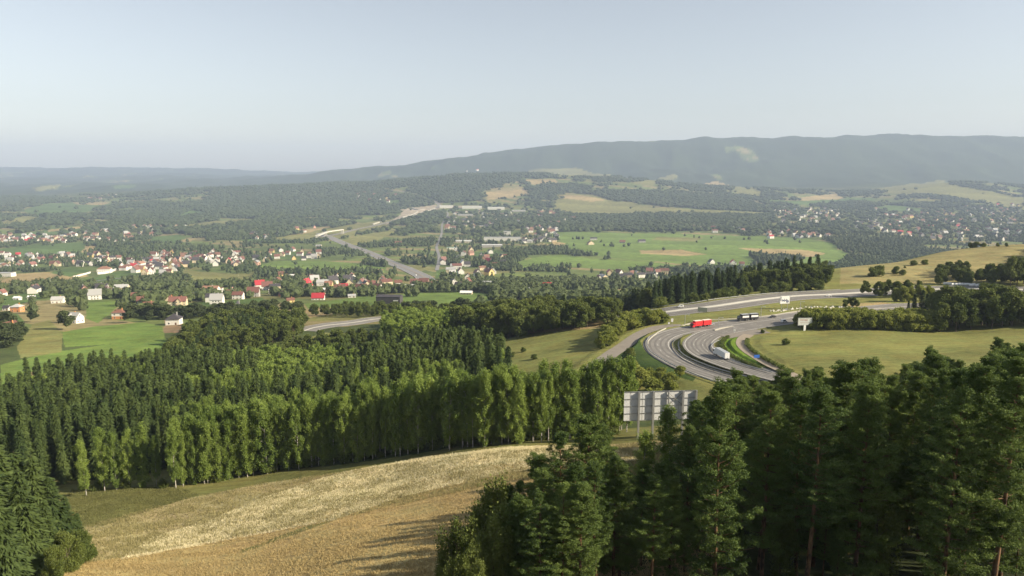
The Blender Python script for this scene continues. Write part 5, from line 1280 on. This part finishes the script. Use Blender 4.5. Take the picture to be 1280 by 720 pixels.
br_ = MB(); br_.tube((9.3, -.2, ztop-.3), (12.4, -.2, zbot+(ztop-zbot)*.5), .05, .05, M_STEELD); br_.tube((9.3, -.2, zbot+(ztop-zbot)*.5), (12.4, -.2, ztop-.3), .05, .05, M_STEELD); br_.build('cross_brace', root)
tag(root, 'big grey metal hoarding seen from behind, its frame and posts showing', 'billboard')
def board(u, r, w_, z0, z1, rz, label, face, posts, art=None, pw=.35):
    x, y = at0(u, r); z = H1(x, y); root = empty('billboard', (x, y, z), rz); o = MB().box(-w_/2, w_/2, -.12, .12, z0, z1, face).build('panel', root)
    fr = MB(); t = .12
    for a in ((-w_/2-t, -w_/2, z0-t, z1+t), (w_/2, w_/2+t, z0-t, z1+t), (-w_/2, w_/2, z0-t, z0), (-w_/2, w_/2, z1, z1+t)): fr.box(a[0], a[1], -.16, .16, a[2], a[3], M_STEEL)
    fr.build('frame', root)
    if art: art(root, w_, z0, z1)
    for px_ in posts: MB().box(px_-pw, px_+pw, -.2 if pw > .3 else -.1, .2 if pw > .3 else .1, -.5, z0-t, M_WHITE if pw > .3 else M_STEEL).build('post', root)
    return tag(root, label, 'billboard')
M_FACE = simple('faded_poster', (.50, .52, .50), .7, var=.1); M_INK = simple('faded_red_print', (.42, .30, .28), .7); M_NAVY = simple('navy_print', (.03, .05, .12), .6)
def art_faded(root, w_, z0, z1):
    a = MB(); r = random.Random(4)
    for i in range(9): x0 = -w_*.36+i*w_*.062; a.box(x0, x0+w_*.045, -.135, -.125, z1-.9-r.random()*.3, z1-.45, M_INK)
    for i in range(7): x0 = -w_*.36+i*w_*.08; a.box(x0, x0+w_*.05, -.135, -.125, z0+.9, z0+1.15, M_INK)
    a.build('print', root)
def art_navy(root, w_, z0, z1):
    a = MB(); q = -w_*.47
    for (dx, a0, a1, lo, hi) in [(0, 0, .5, .35, .95), (.9, 0, .45, .25, .6), (1.5, 0, .9, .3, .5), (2.5, 0, .5, .2, .65), (3.2, 0, .8, .32, .5), (4.1, 0, .55, .12, .62), (4.8, 0, .6, .06, .5), (5.6, 0, .5, .12, .42)]:
        x0 = q+dx*w_/7; zz0 = z0+(z1-z0)*lo; zz1 = z0+(z1-z0)*hi
        a.hull([(x0, -.125, zz0), (x0+a1*w_/7, -.125, zz0+.1), (x0+a1*w_/7*1.1, -.125, zz1-.1), (x0+.1, -.125, zz1)], [(x0, -.14, zz0), (x0+a1*w_/7, -.14, zz0+.1), (x0+a1*w_/7*1.1, -.14, zz1-.1), (x0+.1, -.14, zz1)], M_NAVY)
    a.build('print', root)
board(1005.5, 413.2, 5.7, 2.3, 5.1, math.radians(6), 'small white billboard on one thick white post in front of the long hedge', M_FACE, [0], art_faded, .42)
board(980.5, 386, 5.0, 2.6, 6.3, math.radians(12), 'white billboard with dark blue print on thin posts between the two roads', M_WHITE, [-1.6, 1.6], art_navy, .08)
board(878, 391.5, 4.2, .8, 2.7, math.radians(-20), 'grey roadside board seen from behind beside the upper highway', M_STEEL, [-1.2, 1.2], None, .08)
def road_sign(u, r, w_, h_, z0, m, label, rz=0.0):
    x, y = at0(u, r); z = H1(x, y); root = empty('road_sign', (x, y, z), rz); MB().tube((0, .05, -.3), (0, .05, z0+h_), .06, .06, M_STEEL, 8).build('post', root); rbox(-w_/2, w_/2, -.06, -.02, z0, z0+h_, m, .015).build('plate', root); return tag(root, label, 'road sign')
road_sign(840, 406.5, .95, 1.5, 1.4, M_WHITE, 'taller white sign where the side road meets the dual road')
road_sign(836, 407.3, .7, .8, .6, M_WHITE, 'lower white sign beside the taller one at the side road')
road_sign(918, 417, .9, .9, 1.3, M_FACE, 'pale sign on a post at the mouth of the access road')
road_sign(945.5, 451.5, 2.0, 1.0, 1.1, M_BLUE, 'blue sign standing on the bright green verge by the track', math.radians(10))
def pole(u, r, h_, label, lamp=False, group=None):
    x, y = at0(u, r); z = H1(x, y); root = empty('street_lamp' if lamp else 'utility_pole', (x, y, z)); MB().tube((0, 0, -.5), (0, 0, h_), .16, .1, M_CONC if not lamp else M_STEEL, 8).build('pole', root)
    if lamp: MB().box(-.1, 1.7, -.06, .06, h_-.1, h_, M_STEEL).build('arm', root); MB().box(1.2, 2.0, -.16, .16, h_-.2, h_-.08, M_GREY).build('lamp_head', root)
    else: MB().box(-1, 1, -.08, .08, h_-.7, h_-.55, M_CONC).build('crossarm', root)
    return tag(root, label, 'street lamp' if lamp else 'utility pole', group)
for u, r, h_, l_ in [(23, 366, 13, 'thin pale pole in the green field left of the brown field'), (64, 362, 18, 'tall thin pole at the bend of the valley lane'), (455, 342, 24, 'tall thin mast in the field behind the red-roofed houses'), (475, 348, 17, 'thin mast beside the row of trees behind the red-roofed houses'), (357, 292, 45, 'tall pale mast on the slope left of the flyover'), (284, 300, 26, 'thin mast on the wooded slope across the valley'), (299, 352, 16, 'thin pole above the white house with brown roof')]:
    pole(u, r, h_, l_)
for u, r, l_ in [(898, 409.6, 'street lamp beside the grey car'), (1000, 390.5, 'street lamp behind the white van'), (951, 396.5, 'street lamp behind the black lorry'), (856, 406.5, 'street lamp left of the red lorry')]:
    pole(u, r, 5, 'thin '+l_, True)
# white stones on the strip between the roads, wrapped bales on the hill
M_STONE = simple('white_stone', (.66, .63, .55), .9, var=.15)
def stones():
    q, z = px_path([(968, 390.5), (990, 388), (1016, 385.5), (1040, 384.5), (1064, 383.5)], .8, 2); V = []; Fc = []; Vi, Fi = ico(1); r = np.random.default_rng(3)
    for i in range(0, len(q)):
        for k in range(2):
            s_ = r.uniform(.15, .55); V.append(Vi*s_*r.uniform(.7, 1.3, (len(Vi), 1))+np.array([q[i, 0]+r.normal()*.9, q[i, 1]+r.normal()*.9, z[i]+s_*.4])); Fc.append(Fi+len(Vi)*(len(V)-1))
    tag(link(bpy.data.objects.new('stone_rubble', np_mesh('stone_rubble', np.concatenate(V), np.concatenate(Fc), [M_STONE]))), 'line of pale rubble on the strip between the upper highway and the dual road', None, None, 'stuff')
stones()
bm_ = None
for i in range(15):
    u = 1180+i*3.7+random.uniform(-.8, .8); x, y = at0(u, 357.3+i*.11+random.uniform(-.5, .5)); z = H1(x, y)
    if bm_ is None: bm_ = MB().tube((-.65, 0, .62), (.65, 0, .62), .66, .66, M_WHITE, 16).mesh('hay_bale')
    o = link(bpy.data.objects.new('hay_bale', bm_)); o.location = (x, y, z-.05); o.rotation_euler = (0, 0, random.uniform(-.4, .4)); o.scale = (1.25, 1.25, 1.25)
    tag(o, 'white wrapped bale in the row below the trees of the hill road', 'bale', 'wrapped bales on the hill')

# ------------------------------------------------------------------ houses
def wallm(n, c): return simple(n, c, .85, var=.06)
W = dict(white=wallm('white_render', (.68, .66, .60)), cream=wallm('cream_render', (.60, .50, .34)), yellow=wallm('yellow_render', (.60, .46, .20)), orange=wallm('orange_render', (.52, .24, .10)), pink=wallm('pink_render', (.55, .33, .26)), grey=wallm('grey_render', (.38, .37, .35)), dark=wallm('dark_cladding', (.055, .05, .055)), brownw=wallm('brown_timber', (.20, .12, .07)))
RF = dict(red=simple('red_roof_tiles', (.165, .075, .06), .7, objvar=.3, var=.15, scale=1.2), bright=simple('bright_red_sheet_roof', (.38, .035, .045), .5, var=.05), brown=simple('brown_roof_tiles', (.15, .07, .05), .75, objvar=.3, var=.15, scale=1.2), dark=simple('dark_roof_tiles', (.055, .05, .055), .6, var=.15, scale=1.2), orange=simple('orange_roof_tiles', (.23, .125, .085), .7, objvar=.3, var=.15), grey=simple('grey_sheet_roof', (.36, .36, .35), .5, objvar=.2, var=.08), white=simple('white_sheet_roof', (.72, .72, .70), .5, var=.05), green=simple('green_sheet_roof', (.09, .25, .18), .5))
M_WIN = simple('window_glass', (.035, .04, .05), .15, spec=.8); M_FRAME = simple('window_frame', (.7, .7, .68), .5); M_DOOR = simple('brown_door', (.14, .07, .04), .6)
def gable(mb, x0, x1, y0, y1, z0, zr, m, axis='x', ov=.5, t=.22):
    """pitched roof slabs; axis = ridge direction"""
    f = (lambda a, b, c: (a, b, c)) if axis == 'x' else (lambda a, b, c: (b, a, c))
    if axis == 'x': a0, a1, b0, b1 = x0-ov, x1+ov, y0, y1
    else: a0, a1, b0, b1 = y0-ov, y1+ov, x0, x1
    bm2 = (b0+b1)/2; sl = (zr-z0)/((b1-b0)/2)
    for sg, be in ((-1, b0-ov), (1, b1+ov)):
        ze = z0-sl*ov; mb.hull([f(a0, be, ze), f(a1, be, ze), f(a1, bm2, zr), f(a0, bm2, zr)], [f(a0, be, ze+t), f(a1, be, ze+t), f(a1, bm2, zr+t), f(a0, bm2, zr+t)], m)
def wallbody(mb, x0, x1, y0, y1, z1, zr, m, axis='x', base=-2.5):
    if axis == 'x': pr = [(y0, base), (y1, base), (y1, z1), ((y0+y1)/2, zr-.02), (y0, z1)]; mb.hull([(x0, a, b) for a, b in pr], [(x1, a, b) for a, b in pr], m)
    elif axis == 'y': pr = [(x0, base), (x1, base), (x1, z1), ((x0+x1)/2, zr-.02), (x0, z1)]; mb.hull([(a, y1, b) for a, b in pr], [(a, y0, b) for a, b in pr], m)
    else: mb.box(x0, x1, y0, y1, base, z1, m)
def house(u, r, L_, D_, hw, hr, wall, roof, rz, label, style='gable', storeys=2, wing=False, cat='house', lower=None, chim=True):
    x, y = at0(u, r); y += D_*.4; x *= y/(y-D_*.4); z = H1(x, y); root = empty('house' if cat == 'house' else cat.replace(' ', '_'), (x, y, z), math.radians(rz)); hx, hy = L_/2, D_/2
    wb = MB(); rb = MB(); ax = 'x'
    if style == 'gable': wallbody(wb, -hx, hx, -hy, hy, hw, hw+hr, W[wall]); gable(rb, -hx, hx, -hy, hy, hw, hw+hr, RF[roof])
    elif style == 'front': wallbody(wb, -hx, hx, -hy, hy, hw, hw+hr, W[wall], 'y'); gable(rb, -hx, hx, -hy, hy, hw, hw+hr, RF[roof], 'y')
    elif style == 'hip':
        wallbody(wb, -hx, hx, -hy, hy, hw, hw, W[wall], 'flat'); o = .6; q = max(0, hx-hy)*1.0
        rb.add([(-hx-o, -hy-o, hw-.1), (hx+o, -hy-o, hw-.1), (hx+o, hy+o, hw-.1), (-hx-o, hy+o, hw-.1), (-q, 0, hw+hr), (q+.01, 0, hw+hr)], [(0, 1, 5, 4), (1, 2, 5), (2, 3, 4, 5), (3, 0, 4), (3, 2, 1, 0)], RF[roof])
    else:
        wallbody(wb, -hx, hx, -hy, hy, hw, hw, W[wall], 'flat'); rb.box(-hx-.25, hx+.25, -hy-.25, hy+.25, hw, hw+.35, RF[roof])
    if wing:
        wallbody(wb, -hx*.1, hx*.5, -hy-2.2, -hy+.4, hw, hw+hr*.8, W[wall], 'y'); gable(rb, -hx*.1, hx*.5, -hy-2.2, 0, hw, hw+hr*.8, RF[roof], 'y', .4)
    wall_o = wb.build('wall', root); roof_o = rb.build('roof', root)
    if lower: MB().box(-hx-.03, hx+.03, -hy-.03, hy+.03, -2.5, hw*.48, W[lower]).build('lower_wall', root)
    if chim and style != 'flat': MB().box(hx*.35, hx*.35+.7, .3, 1.0, hw+hr*.4, hw+hr+.9, W['orange' if roof != 'dark' else 'grey']).build('chimney', roof_o)
    nw = max(2, int(L_/3.2)); wins = []
    for s_ in range(storeys):
        zb = 1.0+s_*2.8
        if zb+1.3 > hw+.1 and not (style == 'front' and s_ == storeys-1): continue
        for i in range(nw):
            cx = -hx+L_*(i+.5)/nw
            if s_ == 0 and i == nw//2: continue
            if wing and -hx*.15 < cx < hx*.55: cy_ = -hy-2.2
            else: cy_ = -hy
            wins.append((cx, cy_, zb, 0))
        for i in range(2): wins.append((hx, -hy+D_*(i+.5)/2, zb, 1))
    if style == 'front': wins.append((0, -hy, hw+hr*.25, 0))
    if style == 'gable': wins.append((hx, 0, hw+hr*.2, 1))
    for cx, cy_, zb, sd in wins[:14]:
        if sd == 0: o = MB().box(cx-.62, cx+.62, cy_-.07, cy_+.02, zb, zb+1.35, M_FRAME).build('window', root); MB().box(cx-.5, cx+.5, cy_-.09, cy_-.072, zb+.1, zb+1.25, M_WIN).build('pane', o)
        else: o = MB().box(cx-.02, cx+.07, cy_-.62, cy_+.62, zb, zb+1.35, M_FRAME).build('window', root); MB().box(cx+.072, cx+.09, cy_-.5, cy_+.5, zb+.1, zb+1.25, M_WIN).build('pane', o)
    cx = -hx+L_*(nw//2+.5)/nw; cyd = -hy-2.2 if wing and -hx*.15 < cx < hx*.55 else -hy
    MB().box(cx-.55, cx+.55, cyd-.08, cyd+.02, 0, 2.15, M_DOOR).build('door', root)
    return tag(root, label, cat)
for h in HS:
    a = list(h); cat = a[13] if len(a) > 13 else 'house'; low = a[14] if len(a) > 14 else None
    house(*a[:13], cat=cat, lower=low)
# dark hall with the pale sign
x, y = at0(485, 380); z = H1(x, y); root = empty('dark_hall', (x, y, z), math.radians(-4))
wb = MB(); wallbody(wb, -12.5, 12.5, 0, 14, 7.2, 8.6, W['dark']); wb.build('wall', root); rb = MB(); gable(rb, -12.5, 12.5, 0, 14, 7.2, 8.6, RF['dark'], 'x', .3); rb.build('roof', root)
sg = MB()
for i, (a, b) in enumerate([(5.6, 6.1), (6.3, 6.7), (6.9, 7.5), (7.7, 8.1), (8.3, 8.9), (9.1, 9.6), (9.8, 10.4)]): sg.box(a, b, -.12, -.02, 3.0, 4.2 if i % 2 else 4.0, M_WHITE)
sg.build('sign_lettering', root); tag(root, 'large dark cladded hall with pale lettering on its front at the meadow edge', 'hall')
# long white wall beside the orange-roofed hall
thing_strip('white_wall', [(92, 347), (104, 344), (113, 341.5)], 1.2, 3.5, M_WHITEWALL, 'left stretch of the long white wall below the village', 'wall')
thing_strip('white_wall', [(122, 343), (135, 341.5), (142, 339), (149, 335.5)], 1.2, 4.5, M_WHITEWALL, 'right stretch of the long white wall in front of the orange-roofed hall', 'wall')
# flyover and pale retaining works along the far highway
q, z = px_path([(396, 298), (410, 295), (428, 293)], 8, 4); fo = empty('flyover_bridge', (q[0][0], q[0][1], z[0])); qq = q-q[0]; zz_ = np.full(len(q), 0.0)
ribbon('deck', qq, zz_, -7, 7, M_CONC, 12, 3.0, fo)
for k in (0, len(q)//2, len(q)-1): MB().box(qq[k, 0]-6, qq[k, 0]+6, qq[k, 1]-2, qq[k, 1]+2, -12, 9, M_CONC).build('pier', fo)
tag(fo, 'pale flyover bridge crossing above the valley highway', 'bridge')
thing_strip('retaining_wall', [(466, 281), (480, 276.5), (482, 277)], 8, 6, M_WALLW, 'short white retaining wall left of the far highway works', 'wall')
thing_strip('retaining_wall', [(503, 272.5), (516, 268), (522, 265)], 8, 5, M_WALLW, 'white retaining wall in the middle of the far highway works', 'wall')
thing_strip('retaining_wall', [(516, 270.5), (530, 266), (544, 260.5)], 8, 5, M_WALLW, 'long white retaining wall at the right of the far highway works', 'wall')
thing_strip('retaining_wall', [(515, 260), (522, 262.5), (532, 262)], 8, 5, M_WALLW, 'curved white wall at the top of the far highway works', 'wall')
low_hedge([(500, 364.5), (530, 365.5), (568, 366)], 5, 3.2, 'straight dark cut hedge along the top of the green meadow', 8, M_FARDARK)

# villages: far houses a few pixels across, one mesh each, copies share it
PROTO = {}
def vproto(wl, rf, form):
    k = (wl, rf, form)
    if k not in PROTO:
        m = MB(); L_, D_, hw, hr = {0: (13, 10, 6, 5.5), 1: (10, 13, 6, 6), 2: (16, 11, 7, 3.4)}[form]; hx, hy = L_/2, D_/2; ax = 'y' if form == 1 else 'x'
        wallbody(m, -hx, hx, -hy, hy, hw, hw+hr, W[wl], ax); gable(m, -hx, hx, -hy, hy, hw, hw+hr, RF[rf], ax, .5)
        for s_ in (0, 1):
            for i in (-1, 0, 1):
                if abs(i*2.8) < hx-.8: m.box(i*2.8-.55, i*2.8+.55, -hy-.05, -hy+.02, .9+s_*2.5, 2.1+s_*2.5, M_WIN)
        m.box(1, 1.8, .4, 1.2, hw+hr*.4, hw+hr+1, W['grey']); PROTO[k] = m.mesh('village_house')
    return PROTO[k]
ADJ = {'red': 'red', 'brown': 'brown', 'dark': 'dark', 'orange': 'orange', 'bright': 'bright red', 'grey': 'grey', 'white': 'white'}
VALL = []
for got, place, sc in VGOT:
    if not got: continue
    G = np.array(got); Z = Hh(G[:, 0], G[:, 1])
    for (x, y), z in zip(got, Z):
        wl = random.choices(['white', 'cream', 'yellow', 'pink', 'grey'], [8, 3, .8, .5, 1.6])[0]; rf = random.choices(['red', 'brown', 'dark', 'orange', 'bright', 'grey'], [3.4, 4, 3.2, 1.1, .3, 2.4])[0]
        VALL.append((sc/y, x, y, z, wl, rf, random.randrange(3), random.choice((0, 1.57))+random.gauss(.2, .25), sc*random.uniform(.85, 1.2), place))
VALL.sort(reverse=True)
for q, x, y, z, wl, rf, fm, rz, k, place in VALL[:230]:
    o = link(bpy.data.objects.new('village_house', vproto(wl, rf, fm))); o.location = (x, y, z-.2); o.rotation_euler = (0, 0, rz); o.scale = (k, k, k)
    tag(o, 'small %s house with %s roof in %s' % (wl, ADJ[rf], place), 'house', '%s houses with %s roofs, %s' % (wl, ADJ[rf], place))
import bmesh
bmx = bmesh.new(); mlist = []
from mathutils import Matrix
for q, x, y, z, wl, rf, fm, rz, k, place in VALL[230:]:
    me = vproto(wl, rf, fm); n0 = len(bmx.faces); nv = len(bmx.verts); bmx.from_mesh(me); bmx.verts.ensure_lookup_table(); bmx.faces.ensure_lookup_table()
    M_ = Matrix.Translation((x, y, z-.2)) @ Matrix.Rotation(rz, 4, 'Z') @ Matrix.Scale(k, 4)
    for v in bmx.verts[nv:]: v.co = M_ @ v.co
    for f in bmx.faces[n0:]:
        mt = me.materials[f.material_index]
        if mt not in mlist: mlist.append(mt)
        f.material_index = mlist.index(mt)
me = bpy.data.meshes.new('far_houses'); bmx.to_mesh(me); bmx.free()
for m_ in mlist: me.materials.append(m_)
tag(link(bpy.data.objects.new('far_houses', me)), 'crowd of tiny pale houses in the hazy far towns and hamlets', None, None, 'stuff')
print('HOUSES', len(VALL))

# ------------------------------------------------------------------ grass and straw tufts in the near fields
def tufts(name, label, px, n, hgt, c1, c2, seed):
    r = np.random.default_rng(seed); pl = to_plan(px, 4); s = r.uniform(pl[:, 0].min(), pl[:, 0].max(), n*3); l = r.uniform(pl[:, 1].min(), pl[:, 1].max(), n*3); k = inpoly(pl, s, l); y = np.exp(l[k])[:n]; x = s[k][:n]*y
    d = fbm(x/3.5, y/3.5, seed, 3); k = r.random(len(x)) < np.clip((d-.3)*3, .35, 1); x, y = x[k], y[k]; z = Hh(x, y); m = 3; Vs = []
    for i in range(m):
        a = r.random(len(x))*6.28; w_ = .05; hh = hgt*(.5+r.random(len(x))); dx = np.cos(a)*w_; dy = np.sin(a)*w_; ox = r.normal(size=len(x))*.12; oy = r.normal(size=len(x))*.12; lx = r.normal(size=len(x))*.14; ly = r.normal(size=len(x))*.14
        Vs.append(np.stack([np.stack([x+ox-dx, y+oy-dy, z-.05], 1), np.stack([x+ox+dx, y+oy+dy, z-.05], 1), np.stack([x+ox+lx, y+oy+ly, z+hh], 1)], 1).reshape(-1, 3))
    V = np.concatenate(Vs); mt = leaf_mat(name+'_blades', c1, c2, .3); o = link(bpy.data.objects.new(name, np_mesh(name, V, np.arange(len(V)).reshape(-1, 3), [mt]))); tag(o, label, None, None, 'stuff')
tufts('dry_grass', 'tall dry grass on the rough bank between birches and straw', PX_NEAR[0][1], 60000, .34, (.26, .235, .105), (.36, .32, .16), 41)
tufts('straw_grass', 'pale straw-coloured grass in the upper half of the field', PX_NEAR[1][1], 80000, .19, (.70, .63, .41), (.80, .73, .5), 42)
tufts('wheat_stubble', 'golden ripe crop filling the lower half of the field', PX_NEAR[2][1], 190000, .19, (.375, .295, .14), (.44, .345, .165), 43)
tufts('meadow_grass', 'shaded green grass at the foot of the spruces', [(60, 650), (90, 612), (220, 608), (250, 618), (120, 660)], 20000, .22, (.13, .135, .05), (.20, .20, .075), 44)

# ------------------------------------------------------------------ haze
def haze_box():
    m = bpy.data.materials.new('haze_air'); m.use_nodes = True; n = m.node_tree
    for k in list(n.nodes):
        if k.type == 'BSDF_PRINCIPLED': n.nodes.remove(k)
    v = n.nodes.new('ShaderNodeVolumePrincipled'); v.inputs['Density'].default_value = HAZE_DENSITY; v.inputs['Color'].default_value = (.55, .685, .93, 1)
    v.inputs['Anisotropy'].default_value = 0
    n.links.new(v.outputs[0], n.nodes['Material Output'].inputs['Volume'])
    b = MB(); b.box(-26000, 24000, -3000, 17500, -420, 610, m); o = b.build('haze'); tag(o, kind='stuff'); return o
haze_box()

# ------------------------------------------------------------------ small groups of look-alikes: say which one, counted from the left
def count_from_left():
    by = {}
    for ob in SC.objects:
        if ob.parent is None and ob.get('label') and ob.get('category') and ob.get('kind') is None: by.setdefault(ob['label'], []).append(ob)
    for lab, L in by.items():
        if not 2 <= len(L) <= 40 or len(lab.split()) > 12: continue
        L.sort(key=lambda q: q.location.x/max(q.location.y, 1))
        for i, ob in enumerate(L): ob['label'] = '%s, %s from the left' % (lab, ordinal(i+1))
count_from_left()
